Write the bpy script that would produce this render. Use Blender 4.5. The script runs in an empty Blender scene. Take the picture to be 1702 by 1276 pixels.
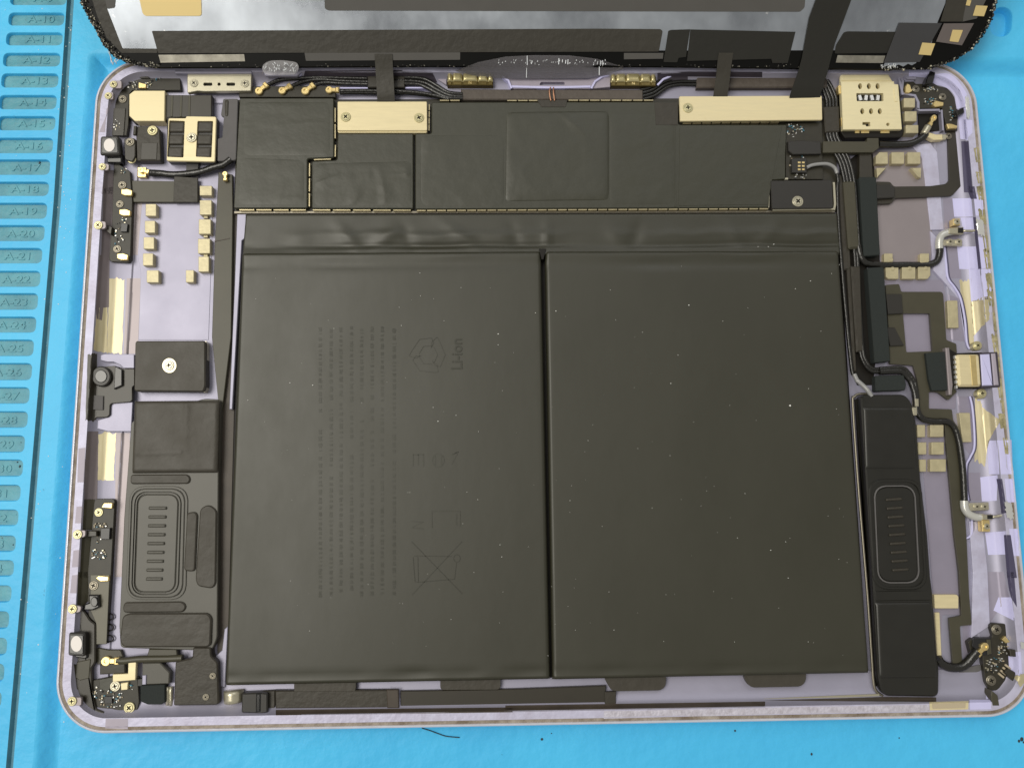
import bpy, bmesh, math, random
import numpy as np
from mathutils import Vector, Matrix, noise
from mathutils.geometry import tessellate_polygon
rnd = random.Random(7)
SC = bpy.context.scene
COL = SC.collection
S = 0.01                      # one millimetre in Blender units (1 unit = 10 cm)
SC.unit_settings.scale_length = 0.1
R_ = math.radians

# ------------------------------------------------------------------ camera
FPX, CPOS, CROT = 1264.09, Vector((-14.341, -30.001, 205.465)), Vector((0.135, -0.024, -0.009))
cam_d = bpy.data.cameras.new('camera')
cam = bpy.data.objects.new('camera', cam_d); COL.objects.link(cam)
CM = Matrix.Rotation(CROT.length, 3, CROT.normalized())
cam.matrix_world = Matrix.Translation(CPOS * S) @ CM.to_4x4()
cam_d.sensor_width = 36; cam_d.lens = FPX / 1702 * 36
cam_d.clip_start = 0.01; cam_d.clip_end = 200
SC.camera = cam

# ------------------------------------------------------------------ light
SC.view_settings.view_transform = 'Standard'; SC.view_settings.look = 'None'
SC.view_settings.exposure = 0; SC.view_settings.gamma = 1
W = bpy.data.worlds.new('World'); SC.world = W; W.use_nodes = True
bg = W.node_tree.nodes['Background']; bg.inputs[0].default_value = (1.0, 0.975, 0.90, 1); bg.inputs[1].default_value = 0.35
def area(name, loc, to, size, power, col):
    d = bpy.data.lights.new(name, 'AREA'); d.shape = 'RECTANGLE'; d.size, d.size_y = size[0] * S, size[1] * S
    d.energy = power; d.color = col
    o = bpy.data.objects.new(name, d); COL.objects.link(o); o.location = Vector(loc) * S
    o.rotation_euler = (Vector(to) - Vector(loc)).to_track_quat('-Z', 'Y').to_euler()
    return o
area('ceiling_lamp', (-690, 130, 1250), (-40, 0, 0), (1000, 700), 1350, (1.0, 0.958, 0.86))
area('fill_light', (300, 950, 1100), (0, 0, 0), (900, 500), 230, (0.97, 0.98, 1.0))  # added fill lamp beyond the lid, no window known there

# ------------------------------------------------------------------ pixel frames -> points
FR = dict(n=(0, 0, 1), a1=(0, 0, 3.958), a2=(420, 0, 3.958), a3=(840, 0, 3.958), a4=(1260, 0, 3.8507),
          b1=(0, 310, 3.8674), b2=(1270, 310, 3.8667), c1=(0, 630, 3.8674), c2=(1270, 630, 3.8667),
          d1=(0, 950, 3.914), d2=(1270, 950, 3.914), d3=(420, 950, 3.914), d4=(840, 950, 3.914),
          e1=(500, 520, 2.552), e2=(380, 330, 3.273), e3=(880, 330, 3.273),
          f1=(80, 980, 5.318), f2=(150, 100, 7.973), f3=(1480, 100, 7.978), f4=(1560, 1020, 7.09),
          f5=(1370, 200, 5.104), f6=(130, 560, 7.973))
def P(fr, *c):
    x0, y0, s = FR[fr]
    return [(x0 + c[i] / s, y0 + c[i + 1] / s) for i in range(0, len(c), 2)]
def RC(fr, x0, y0, x1, y1): return P(fr, x0, y0, x1, y0, x1, y1, x0, y1)
def ray(px, py): return CM @ Vector(((px - 851) / FPX, -(py - 638) / FPX, -1))
class Flat:                    # horizontal planes: height h above the mat's recess floor
    def to2(s, px, py, h):
        d = ray(px, py); p = CPOS + d * ((h - CPOS.z) / d.z); return (p.x, p.y)
    def to3(s, u, v, h): return Vector((u, v, h))
    n = Vector((0, 0, 1))
class Tilt:                    # planes parallel to the raised lid
    def __init__(s, o, phi):
        s.o = Vector(o); s.n = Vector((0, -math.sin(phi), math.cos(phi))); s.t = Vector((0, math.cos(phi), math.sin(phi)))
    def to2(s, px, py, h):
        d = ray(px, py); o = s.o + s.n * h; p = CPOS + d * ((o - CPOS).dot(s.n) / d.dot(s.n))
        return (p.x, (p - o).dot(s.t))
    def to3(s, u, v, h): return Vector((u, s.o.y, s.o.z)) + s.t * v + s.n * h
FLAT = Flat()
LID = Tilt((0, 87.0, 8.2), R_(29))
def at(px, py, z): u, v = FLAT.to2(px, py, z); return Vector((u, v, z))

# ------------------------------------------------------------------ materials
def lin(c): return tuple(((x / 255) / 12.92 if x <= 10 else (((x / 255) + .055) / 1.055) ** 2.4) for x in c) + (1,)
MATS = {}
def mk(name, rgb, rough=.5, metal=0., spec=.5, var=0., vscale=60., rgb2=None, bump=0., bscale=200., bdist=.02, stretch=(1, 1, 1),
       rvar=0., speck=None, coat=0.):
    m = bpy.data.materials.new(name); m.use_nodes = True; nt = m.node_tree; b = nt.nodes['Principled BSDF']
    b.inputs['Roughness'].default_value = rough; b.inputs['Metallic'].default_value = metal
    b.inputs['Specular IOR Level'].default_value = spec; b.inputs['Coat Weight'].default_value = coat
    c = lin(rgb); b.inputs['Base Color'].default_value = c
    N = nt.nodes.new; L = nt.links.new
    tc = N('ShaderNodeNewGeometry'); mp = N('ShaderNodeMapping'); mp.inputs['Scale'].default_value = stretch
    L(tc.outputs['Position'], mp.inputs['Vector'])
    last = None
    if var or rgb2:
        nz = N('ShaderNodeTexNoise'); nz.inputs['Scale'].default_value = vscale; nz.inputs['Detail'].default_value = 5
        nz.inputs['Roughness'].default_value = .6
        L(mp.outputs[0], nz.inputs['Vector'])
        r = N('ShaderNodeValToRGB'); L(nz.outputs['Fac'], r.inputs[0])
        r.color_ramp.elements[0].position = .32; r.color_ramp.elements[1].position = .68
        r.color_ramp.elements[0].color = lin(rgb2) if rgb2 else tuple(x * (1 - var) for x in c[:3]) + (1,)
        r.color_ramp.elements[1].color = c if rgb2 else tuple(min(1, x * (1 + var)) for x in c[:3]) + (1,)
        last = r.outputs[0]
        if rvar:
            mr = N('ShaderNodeMapRange'); L(nz.outputs['Fac'], mr.inputs[0]); mr.inputs[1].default_value = .3; mr.inputs[2].default_value = .7
            mr.inputs[3].default_value = rough - rvar; mr.inputs[4].default_value = rough + rvar; L(mr.outputs[0], b.inputs['Roughness'])
    if speck:
        sc_, th, scol = speck
        n2 = N('ShaderNodeTexNoise'); n2.inputs['Scale'].default_value = sc_; n2.inputs['Detail'].default_value = 3; n2.inputs['Roughness'].default_value = .75
        L(tc.outputs['Position'], n2.inputs['Vector'])
        r2 = N('ShaderNodeValToRGB'); r2.color_ramp.elements[0].position = th; r2.color_ramp.elements[1].position = min(1, th + .05)
        r2.color_ramp.elements[0].color = (0, 0, 0, 1); r2.color_ramp.elements[1].color = (1, 1, 1, 1); L(n2.outputs['Fac'], r2.inputs[0])
        mx = N('ShaderNodeMix'); mx.data_type = 'RGBA'; L(r2.outputs[0], mx.inputs[0])
        if last: L(last, mx.inputs[6])
        else: mx.inputs[6].default_value = c
        mx.inputs[7].default_value = lin(scol); last = mx.outputs[2]
    if last: L(last, b.inputs['Base Color'])
    if bump:
        nb = N('ShaderNodeTexNoise'); nb.inputs['Scale'].default_value = bscale; nb.inputs['Detail'].default_value = 3
        L(mp.outputs[0], nb.inputs['Vector'])
        bp = N('ShaderNodeBump'); bp.inputs['Strength'].default_value = bump; bp.inputs['Distance'].default_value = bdist
        L(nb.outputs['Fac'], bp.inputs['Height']); L(bp.outputs[0], b.inputs['Normal'])
    MATS[name] = m; return m
mk('silicone', (82, 204, 255), .5, rgb2=(72, 189, 244), vscale=1.7, bump=.14, bscale=26, bdist=.03, speck=(26, .71, (60, 152, 192)))
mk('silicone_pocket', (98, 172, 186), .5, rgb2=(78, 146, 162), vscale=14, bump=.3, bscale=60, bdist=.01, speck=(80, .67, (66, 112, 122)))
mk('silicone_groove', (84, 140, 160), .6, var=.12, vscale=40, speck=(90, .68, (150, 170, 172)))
mk('anodised', (164, 162, 181), .46, .38, var=.04, vscale=8, rvar=.05, bump=.05, bscale=600, bdist=.002)
mk('anodised_dark', (158, 149, 152), .45, .45, var=.04, vscale=10)
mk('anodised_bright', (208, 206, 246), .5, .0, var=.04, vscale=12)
mk('anodised_patch', (172, 164, 178), .5, .1, var=.05, vscale=14)
mk('rim_edge', (224, 225, 238), .28, .3, var=.06, vscale=30)
mk('rim_glue', (168, 158, 146), .6, rgb2=(116, 102, 86), vscale=28, bump=.5, bscale=90, bdist=.01)
mk('rim_ledge', (204, 203, 228), .45, .15, rgb2=(186, 182, 204), vscale=24, bump=.2, bscale=80, bdist=.006)
mk('rim_ledge_worn', (210, 207, 222), .45, .1, rgb2=(184, 179, 190), vscale=70, bump=.4, bscale=120, bdist=.008)
mk('raw_metal', (224, 214, 182), .42, .5, rgb2=(202, 190, 150), vscale=10, stretch=(8, .5, 1), rvar=.08)
mk('dirty_glue', (190, 180, 142), .6, rgb2=(124, 118, 84), vscale=34, bump=.6, bscale=90, bdist=.015)
mk('battery_wrap', (46, 45, 31), .47, spec=.75, var=.04, vscale=5, stretch=(1, .55, 1), bump=.012, bscale=12, bdist=.05, rvar=.05, speck=(240, .74, (78, 77, 64)))
mk('battery_print', (41, 41, 27), .53, spec=.66)
mk('battery_print_faint', (44, 44, 29), .50, spec=.72)
mk('board_wrap', (48, 48, 33), .47, spec=.72, var=.05, vscale=9, bump=.05, bscale=24, bdist=.03, rvar=.04, speck=(220, .735, (80, 79, 66)))
mk('black_tape', (56, 52, 44), .5, spec=.5, var=.08, vscale=20, bump=.1, bscale=60, bdist=.02)
mk('black_tape_soft', (63, 59, 51), .52, spec=.5, var=.06, vscale=14, bump=.08, bscale=40, bdist=.03, rvar=.06, speck=(200, .73, (98, 94, 86)))
mk('black_foam', (46, 51, 50), .8, spec=.3, var=.12, vscale=300, bump=.4, bscale=700, bdist=.004)
mk('flex_black', (50, 46, 37), .4, spec=.6, var=.06, vscale=20)
mk('flex_olive', (70, 67, 53), .42, spec=.5, var=.08, vscale=18)
mk('slot_dark', (26, 23, 19), .55, spec=.3)
mk('brown_dark', (70, 62, 54), .5, spec=.5, var=.2, vscale=16)
mk('plastic_black', (46, 44, 41), .4, spec=.5)
mk('plastic_gloss', (24, 24, 25), .16, spec=.6)
mk('speaker_grey', (84, 82, 75), .42, spec=.5, var=.05, vscale=20)
mk('speaker_black', (29, 28, 23), .36, spec=.6, var=.06, vscale=12, rvar=.06, speck=(200, .74, (70, 68, 62)))
mk('cable_black', (28, 27, 24), .26, spec=.65, bump=.25, bscale=160, bdist=.004)
mk('cable_grey', (150, 150, 150), .3, spec=.6)
mk('cable_clear', (205, 205, 200), .25, .3)
mk('gold_plate', (230, 216, 174), .42, .25, var=.035, vscale=16, stretch=(1, 9, 1), rvar=.07)
mk('gold_pad', (194, 184, 150), .42, .3, var=.10, vscale=45, bump=.15, bscale=120, bdist=.004)
mk('gold', (236, 212, 150), .3, .8, var=.05, vscale=60)
mk('brass_screw', (206, 198, 156), .35, .6)
mk('steel', (200, 194, 172), .3, .7, var=.05, vscale=30)
mk('steel_dark', (140, 134, 120), .38, .75)
mk('tin_fence', (190, 178, 142), .35, .6, var=.12, vscale=60)
mk('solder', (228, 228, 226), .25, .6)
mk('ceramic', (190, 176, 150), .5)
mk('antenna_plastic', (120, 111, 114), .5, spec=.4, var=.06, vscale=20)
mk('anodised_shaded', (156, 150, 168), .45, .3, var=.04, vscale=14)
mk('cable_tape', (86, 78, 71), .55, var=.08, vscale=30, bump=.2, bscale=80, bdist=.01)
mk('bronze', (112, 98, 58), .35, .7, var=.1, vscale=50)
mk('shield_olive', (102, 99, 84), .4, spec=.5, var=.06, vscale=20)
mk('shade_purple', (84, 80, 106), .4, .2, var=.06, vscale=20)
mk('sim_plate', (238, 226, 184), .38, .25, var=.03, vscale=16, stretch=(1, 9, 1), rvar=.06)
mk('channel_dark', (62, 56, 66), .4, spec=.5, var=.1, vscale=20)
mk('clip_metal', (206, 194, 146), .3, .65, var=.06, vscale=40)
mk('glue_clear', (190, 188, 190), .25, spec=.5)
mk('pcb', (48, 45, 35), .45, spec=.5, var=.15, vscale=60)
mk('chip', (34, 34, 36), .3)
mk('chip_blue', (74, 130, 150), .35)
mk('copper', (196, 146, 116), .35, .6)
mk('mic_white', (244, 238, 234), .6)
mk('lens_glass', (8, 8, 10), .05, spec=.8)
mk('foam_grey', (104, 102, 102), .75, spec=.3, var=.04, vscale=60)
mk('foil', (204, 211, 221), .30, .85, rgb2=(146, 151, 160), vscale=3.2, stretch=(1, .6, 1), rvar=.14, speck=(20, .70, (232, 234, 238)))
mk('foil_strip', (176, 172, 160), .4, .6, rgb2=(140, 136, 126), vscale=40)
mk('lid_black', (8, 8, 7), .35, spec=.2)
mk('lid_tape', (56, 53, 46), .52, spec=.45, var=.08, vscale=10, bump=.1, bscale=50, bdist=.02, speck=(160, .73, (96, 92, 84)))
mk('lid_tape_light', (84, 82, 79), .6, spec=.4, var=.04, vscale=14)
mk('lid_tape_dark', (34, 33, 28), .5, spec=.45, var=.05, vscale=14, bump=.06, bscale=70, bdist=.01)
mk('lid_slate', (62, 62, 64), .55, spec=.4, var=.04, vscale=20)
mk('lid_flex', (104, 96, 94), .5, spec=.4, var=.05, vscale=20)
mk('lid_glue', (70, 68, 60), .5, rgb2=(14, 13, 11), vscale=70, speck=(160, .60, (190, 188, 178)), bump=1., bscale=130, bdist=.03)
mk('sticker_gold', (224, 200, 138), .5, .2)
mk('white_dust', (236, 236, 232), .7)
mk('dark_dust', (48, 60, 66), .7)
mk('film', (150, 147, 152), .3, spec=.15)
_f = MATS['film'].node_tree.nodes['Principled BSDF']; _f.inputs['Alpha'].default_value = .5
MATS['glue_clear'].node_tree.nodes['Principled BSDF'].inputs['Alpha'].default_value = .3
mk('fibre_and_glint', (232, 236, 240), .3)

# ------------------------------------------------------------------ objects
WLOC = {}
def tag(o, label=None, cat=None, group=None, kind=None):
    if label: o['label'] = label
    if cat: o['category'] = cat
    if group: o['group'] = group
    if kind: o['kind'] = kind
    return o
def empty(name, loc):
    o = bpy.data.objects.new(name, None); COL.objects.link(o); o.empty_display_size = .05
    o.location = Vector(loc) * S; WLOC[o] = Vector(loc); return o
def link(name, me, loc, parent, rotz=0.):
    o = bpy.data.objects.new(name, me); COL.objects.link(o)
    loc = Vector(loc); WLOC[o] = loc; o.location = (loc - (WLOC[parent] if parent else Vector())) * S
    o.rotation_euler = (0, 0, rotz)
    if parent: o.parent = parent
    return o
def build(name, V, F, mats, parent, smooth=False, mi=None, sharp=None):
    """V in millimetres, world; F lists of indices; origin moved to the middle of the mesh"""
    V = [Vector(v) for v in V]
    lo = Vector([min(v[i] for v in V) for i in range(3)]); hi = Vector([max(v[i] for v in V) for i in range(3)])
    c = (lo + hi) / 2; c.z = lo.z
    me = bpy.data.meshes.new(name); me.from_pydata([((v - c) * S)[:] for v in V], [], F)
    for m in (mats if isinstance(mats, (list, tuple)) else [mats]): me.materials.append(MATS[m])
    if mi: me.polygons.foreach_set('material_index', mi)
    if smooth: me.polygons.foreach_set('use_smooth', [True] * len(me.polygons))
    me.update()
    if sharp: me.set_sharp_from_angle(angle=R_(sharp))
    return link(name, me, c, parent)
def area2(p): return sum(p[i][0] * p[(i + 1) % len(p)][1] - p[(i + 1) % len(p)][0] * p[i][1] for i in range(len(p))) / 2
def rounded(pts, r, k=5):
    if not r: return list(pts)
    out = []; n = len(pts)
    for i in range(n):
        a, b, c = Vector(pts[i - 1]), Vector(pts[i]), Vector(pts[(i + 1) % n])
        rr = r[i] if isinstance(r, (list, tuple)) else r
        d1, d2 = a - b, c - b
        q = min(rr, d1.length * .49, d2.length * .49)
        if q < .01 or abs(d1.normalized().dot(d2.normalized())) > .995: out.append(tuple(b)); continue
        p0, p2 = b + d1.normalized() * q, b + d2.normalized() * q
        for j in range(k + 1):
            t = j / k; out.append(tuple(p0 * (1 - t) ** 2 + b * 2 * t * (1 - t) * .85 + b * 0 + p2 * t * t + (p0 + p2) / 2 * 2 * t * (1 - t) * .15))
    return out
def inset(p, c):
    n = len(p); out = []
    for i in range(n):
        a, b, d = Vector(p[i - 1]), Vector(p[i]), Vector(p[(i + 1) % n])
        e1, e2 = (b - a), (d - b)
        if e1.length < 1e-6 or e2.length < 1e-6: out.append(tuple(b)); continue
        n1 = Vector((-e1.y, e1.x)).normalized(); n2 = Vector((-e2.y, e2.x)).normalized()
        m = n1 + n2
        if m.length < .3: out.append(tuple(b)); continue
        m = m / max(.35, (1 + n1.dot(n2)) )
        out.append(tuple(b + m * c))
    return out
def clean(p):
    q = []
    for a in p:
        if not q or (abs(a[0] - q[-1][0]) + abs(a[1] - q[-1][1])) > .004: q.append(a)
    if len(q) > 1 and abs(q[0][0] - q[-1][0]) + abs(q[0][1] - q[-1][1]) < .004: q.pop()
    return q
def prism_geo(pts, z0, z1, c=.08, surf=FLAT, r=0, holes=(), raw=False, hole_floor=None):
    """closed prism with a small chamfer; pts in pixels (or mm when raw); holes: list of outlines cut through"""
    if r and not raw: r = max(r, c * 7.2)
    def conv(q, rr): 
        q = rounded(q, rr); q = clean([tuple(a) if raw else surf.to2(a[0], a[1], z1) for a in q])
        return q if area2(q) > 0 else q[::-1]
    o = conv(pts, r); n = len(o); c = min(c, (z1 - z0) * .6)
    top = inset(o, c)
    V = [surf.to3(*a, z0) for a in o] + [surf.to3(*a, z1 - c) for a in o] + [surf.to3(*a, z1) for a in top]
    F = []
    for i in range(n):
        j = (i + 1) % n
        F.append((i, j, n + j, n + i)); F.append((n + i, n + j, 2 * n + j, 2 * n + i))
    if not holes: F.append(tuple(range(n - 1, -1, -1))); F.append(tuple(range(2 * n, 3 * n)))
    else:
        H = [conv(h, hr) for h, hr in holes]
        rings = [top] + H
        base = [2 * n]; k = 3 * n; lowr = [(0, o)]
        for h in H:
            base.append(k); V += [surf.to3(*a, z1) for a in h]; k += len(h)
        flat = [b + i for b, rg in zip(base, rings) for i in range(len(rg))]
        for t in tessellate_polygon([[Vector((a[0], a[1], 0)) for a in rg] for rg in rings]):
            q = [flat[i] for i in t]
            a, b, d = (V[i] for i in q)
            if (b - a).cross(d - a).dot(surf.n) < 0: q.reverse()
            F.append(tuple(q))
        for h, b in zip(H, base[1:]):
            m = len(h); V += [surf.to3(*a, z0) for a in h]
            for i in range(m):
                j = (i + 1) % m; F.append((b + j, b + i, k + i, k + j))
            lowr.append((k, h)); k += m
        flat = [b + i for b, rg in lowr for i in range(len(rg))]
        for t in tessellate_polygon([[Vector((a[0], a[1], 0)) for a in rg] for b, rg in lowr]):
            q = [flat[i] for i in t]; a, b, d = (V[i] for i in q)
            if (b - a).cross(d - a).dot(surf.n) > 0: q.reverse()
            F.append(tuple(q))
    return V, F
def prism(name, pts, z0, z1, mat, parent, c=.08, r=0, surf=FLAT, holes=(), raw=False, label=None):
    V, F = prism_geo(pts, z0, z1, c, surf, r, holes, raw)
    o = build(name, V, F, mat, parent)
    return tag(o, label)
def multi(name, items, mat, parent, kind='stuff', smooth=False, sep=True):
    """joined geometry; items (V,F[,matname])"""
    if kind is None and sep and len(items) > 1:
        return [multi(name, [it], mat, parent, None, smooth) for it in items][0]
    V, F, mi, ms = [], [], [], []
    for it in items:
        v, f = it[0], it[1]; m = it[2] if len(it) > 2 else mat
        if m not in ms: ms.append(m)
        k = len(V); V += list(v); F += [tuple(i + k for i in q) for q in f]; mi += [ms.index(m)] * len(f)
    return tag(build(name, V, F, ms, parent, mi=mi, smooth=smooth), kind=kind)
def catmull(p, k):
    out = []
    for i in range(len(p) - 1):
        a, b, c, d = p[max(0, i - 1)], p[i], p[i + 1], p[min(len(p) - 1, i + 2)]
        for j in range(k):
            t = j / k
            out.append(.5 * ((2 * b) + (c - a) * t + (2 * a - 5 * b + 4 * c - d) * t * t + (3 * b - a - 3 * c + d) * t ** 3))
    return out + [p[-1]]
def tube_geo(p3, r, sides=10, k=6):
    p = catmull([Vector(q) for q in p3], k); V, F = [], []
    for i, a in enumerate(p):
        t = (p[min(i + 1, len(p) - 1)] - p[max(i - 1, 0)]).normalized()
        s = t.cross(Vector((0, 0, 1))); s = s.normalized() if s.length > 1e-4 else Vector((1, 0, 0)); u = s.cross(t)
        for j in range(sides):
            an = 2 * math.pi * j / sides; V.append(a + (s * math.cos(an) + u * math.sin(an)) * r)
    for i in range(len(p) - 1):
        for j in range(sides):
            j2 = (j + 1) % sides; F.append((i * sides + j, i * sides + j2, (i + 1) * sides + j2, (i + 1) * sides + j))
    m = len(V) - sides
    F.append(tuple(range(sides - 1, -1, -1))); F.append(tuple(m + j for j in range(sides)))
    return V, F
def p3(pts, z):
    n = len(pts); return [at(a[0], a[1], z[i] if isinstance(z, (list, tuple)) else z) for i, a in enumerate(pts)]
def tube(name, pts, z, r, mat, parent, label=None):
    V, F = tube_geo(p3(pts, z), r)
    return tag(build(name, V, F, mat, parent, smooth=True, sharp=50), label)
def ribbon_geo(p2, w, z0, z1, surf=FLAT, closed=False):
    """flat line of width w (mm) following 2D mm points"""
    n = len(p2); L, Rr = [], []
    for i in range(n):
        a = Vector(p2[i - 1] if (i > 0 or closed) else p2[0]); b = Vector(p2[(i + 1) % n] if (i < n - 1 or closed) else p2[-1])
        t = (b - a).normalized(); m = Vector((-t.y, t.x)) * w / 2; q = Vector(p2[i])
        L.append(q + m); Rr.append(q - m)
    V = [surf.to3(*q, z1) for q in L] + [surf.to3(*q, z1) for q in Rr] + [surf.to3(*q, z0) for q in L] + [surf.to3(*q, z0) for q in Rr]
    F = []
    for i in range(n if closed else n - 1):
        j = (i + 1) % n
        F += [(i, n + i, n + j, j), (i, j, 2 * n + j, 2 * n + i), (n + j, n + i, 3 * n + i, 3 * n + j)]
    return V, F
def px2(pts, z, surf=FLAT): return [surf.to2(a[0], a[1], z) for a in pts]
def sheet(name, A, B, mat, parent, th=.12, smooth=True, label=None):
    """ribbon through matched 3D edge points A (one side) and B (other side)"""
    n = len(A); V = [Vector(a) for a in A] + [Vector(b) for b in B]; V += [v - Vector((0, 0, th)) for v in V]
    F = []
    for i in range(n - 1):
        F += [(i, i + 1, n + i + 1, n + i), (2 * n + i + 1, 2 * n + i, 3 * n + i, 3 * n + i + 1),
              (i + 1, i, 2 * n + i, 2 * n + i + 1), (n + i, n + i + 1, 3 * n + i + 1, 3 * n + i)]
    return tag(build(name, V, F, mat, parent, smooth=smooth, sharp=40), label)
def pillow(name, quad, z0, zt, edge, mat, parent, nx=60, ny=60, drop=None, fn=None, surf=FLAT, rpow=2., label=None, skirt=True):
    """height field over a 4-corner patch (pixels: top-left, top-right, bottom-right, bottom-left), rounded off towards its edges"""
    q = [Vector(surf.to2(a[0], a[1], zt)) for a in quad]; drop = (zt - z0) if drop is None else drop
    w = (q[1] - q[0]).length; h = (q[3] - q[0]).length
    V, F = [], []
    def ax(n, L):
        e = min(edge / L, .3); k = max(4, n // 6)
        lo = [e * (1 - math.cos(math.pi / 2 * i / k)) for i in range(k)]
        return lo + [e + (1 - 2 * e) * i / (n - 1) for i in range(n)] + [1 - a for a in lo[::-1]]
    U, T = ax(nx, w), ax(ny, h)
    for t in T:
        for u in U:
            p = q[0] * (1 - u) * (1 - t) + q[1] * u * (1 - t) + q[2] * u * t + q[3] * (1 - u) * t
            z = zt
            for d in (u * w, (1 - u) * w, t * h, (1 - t) * h):
                if d < edge: z -= drop * (1 - math.sqrt(max(0, 1 - (1 - d / edge) ** rpow)))
            z = max(z, zt - drop)
            if fn: z += fn(u, t, p) * min(1, min(u * w, (1 - u) * w, t * h, (1 - t) * h) / (edge * .6))
            V.append(surf.to3(p.x, p.y, z))
    a, b = len(U), len(T)
    for j in range(b - 1):
        for i in range(a - 1): F.append((j * a + i, (j + 1) * a + i, (j + 1) * a + i + 1, j * a + i + 1))
    if skirt:
        ring = [i for i in range(a)] + [j * a + a - 1 for j in range(1, b)] + [(b - 1) * a + i for i in range(a - 2, -1, -1)] + [j * a for j in range(b - 2, 0, -1)]
        k = len(V)
        for i in ring:
            v = V[i]; V.append(v - surf.n * ((zt - drop) - z0 if drop < zt - z0 else .0))
        n = len(ring)
        if drop < zt - z0:
            for i in range(n): j = (i + 1) % n; F.append((ring[i], ring[j], k + j, k + i))
        F.append(tuple(k + i for i in range(n)))
    return tag(build(name, V, F, mat, parent, smooth=True, sharp=60), label)
def box_geo(cx, cy, z0, z1, w, h, ang=0., c=.03):
    ca, sa = math.cos(ang), math.sin(ang)
    p = [(cx + x * ca - y * sa, cy + x * sa + y * ca) for x, y in ((-w / 2, -h / 2), (w / 2, -h / 2), (w / 2, h / 2), (-w / 2, h / 2))]
    return prism_geo(p, z0, z1, c, raw=True)
def disc_pts(cx, cy, r, n=20): return [(cx + r * math.cos(2 * math.pi * i / n), cy + r * math.sin(2 * math.pi * i / n)) for i in range(n)]
def oval(fr, cx, cy, rx, ry, n=24): return P(fr, *[v for i in range(n) for v in (cx + rx * math.cos(2 * math.pi * i / n), cy + ry * math.sin(2 * math.pi * i / n))])

# screws: one mesh per metal, shared by every copy (unit radius 1 mm)
def screw_mesh(name, metal):
    V, F, mi = [], [], []
    def add(v, f, m):
        k = len(V); V.extend(v); F.extend([tuple(i + k for i in q) for q in f]); mi.extend([m] * len(f))
    v, f = prism_geo(disc_pts(0, 0, 1, 20), 0, .28, .1, raw=True, holes=[(disc_pts(0, 0, .76, 16), 0)]); add(v, f, 0)
    cr = [(-.13, -.46), (.13, -.46), (.13, -.13), (.46, -.13), (.46, .13), (.13, .13), (.13, .46), (-.13, .46), (-.13, .13), (-.46, .13), (-.46, -.13), (-.13, -.13)]
    v, f = prism_geo(disc_pts(0, 0, .74, 16), 0, .40, .12, raw=True, holes=[(cr, 0)]); add(v, f, 0)
    v, f = prism_geo(disc_pts(0, 0, .9, 12), 0, .12, .02, raw=True); add(v, f, 1)
    me = bpy.data.meshes.new(name); me.from_pydata([(Vector(a) * S)[:] for a in V], [], F)
    me.materials.append(MATS[metal]); me.materials.append(MATS['slot_dark']); me.polygons.foreach_set('material_index', mi); me.update()
    return me
SCREW = {k: screw_mesh('screw', m) for k, m in (('g', 'brass_screw'), ('s', 'steel'), ('d', 'steel_dark'))}
def screw(pt, z, rpx, kind, parent, rot=None):
    a = at(*pt, z); r = (at(pt[0] + rpx, pt[1], z) - a).length
    o = link('screw', SCREW[kind], a, parent, rnd.uniform(0, 1.5) if rot is None else rot); o.scale = (r, r, max(.8, r * .8)); return o
# coaxial plugs: round head with a crimp tail pointing along +x
def plug_mesh():
    V, F = [], []
    for v, f in (prism_geo(disc_pts(0, 0, 1.0, 18), 0, .75, .15, raw=True, holes=[(disc_pts(0, 0, .42, 10), 0)]), prism_geo(disc_pts(0, 0, .5, 10), 0, .5, .05, raw=True),
                 box_geo(1.35, 0, .1, .75, 1.1, 1.1, c=.15), box_geo(2.3, 0, 0, .95, 1.0, 1.5, c=.2)):
        k = len(V); V += v; F += [tuple(i + k for i in q) for q in f]
    me = bpy.data.meshes.new('coax_plug'); me.from_pydata([(Vector(a) * S)[:] for a in V], [], F); me.materials.append(MATS['gold']); me.update(); return me
PLUG = plug_mesh()
def plug(pt, pt2, z, parent, k=1.):
    a, b = at(*pt, z), at(*pt2, z); d = b - a
    o = link('coax_plug', PLUG, a, parent, math.atan2(d.y, d.x)); s = d.length / 2.8; o.scale = (s, s * k, 1); return o
def chips(name, spots, z, parent, seed=1):
    """many tiny soldered components: (frame, x0,y0,x1,y1,count) fields"""
    rr = random.Random(seed); items = []
    for fr, x0, y0, x1, y1, n in spots:
        for i in range(n):
            px, py = P(fr, rr.uniform(x0, x1), rr.uniform(y0, y1))[0]
            c = at(px, py, z); w = rr.uniform(.22, .5); an = rr.choice((0, 0, math.pi / 2)) + rr.uniform(-.05, .05); h = rr.uniform(.18, .4)
            m = rr.choice(('solder', 'solder', 'ceramic', 'steel', 'chip', 'chip_blue'))
            items.append((*box_geo(c.x, c.y, z, z + h, w, w * .6, an, .04), m))
    return multi(name, items, 'solder', parent)
def text_mesh(body, size, depth=0.):
    cu = bpy.data.curves.new('t', 'FONT'); cu.body = body; cu.size = size; cu.extrude = depth; cu.align_x = 'CENTER'; cu.align_y = 'CENTER'
    cu.resolution_u = 3; cu.offset = size * .012
    o = bpy.data.objects.new('t', cu); COL.objects.link(o)
    me = bpy.data.meshes.new_from_object(o.evaluated_get(bpy.context.evaluated_depsgraph_get()))
    bpy.data.objects.remove(o); return me

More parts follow.
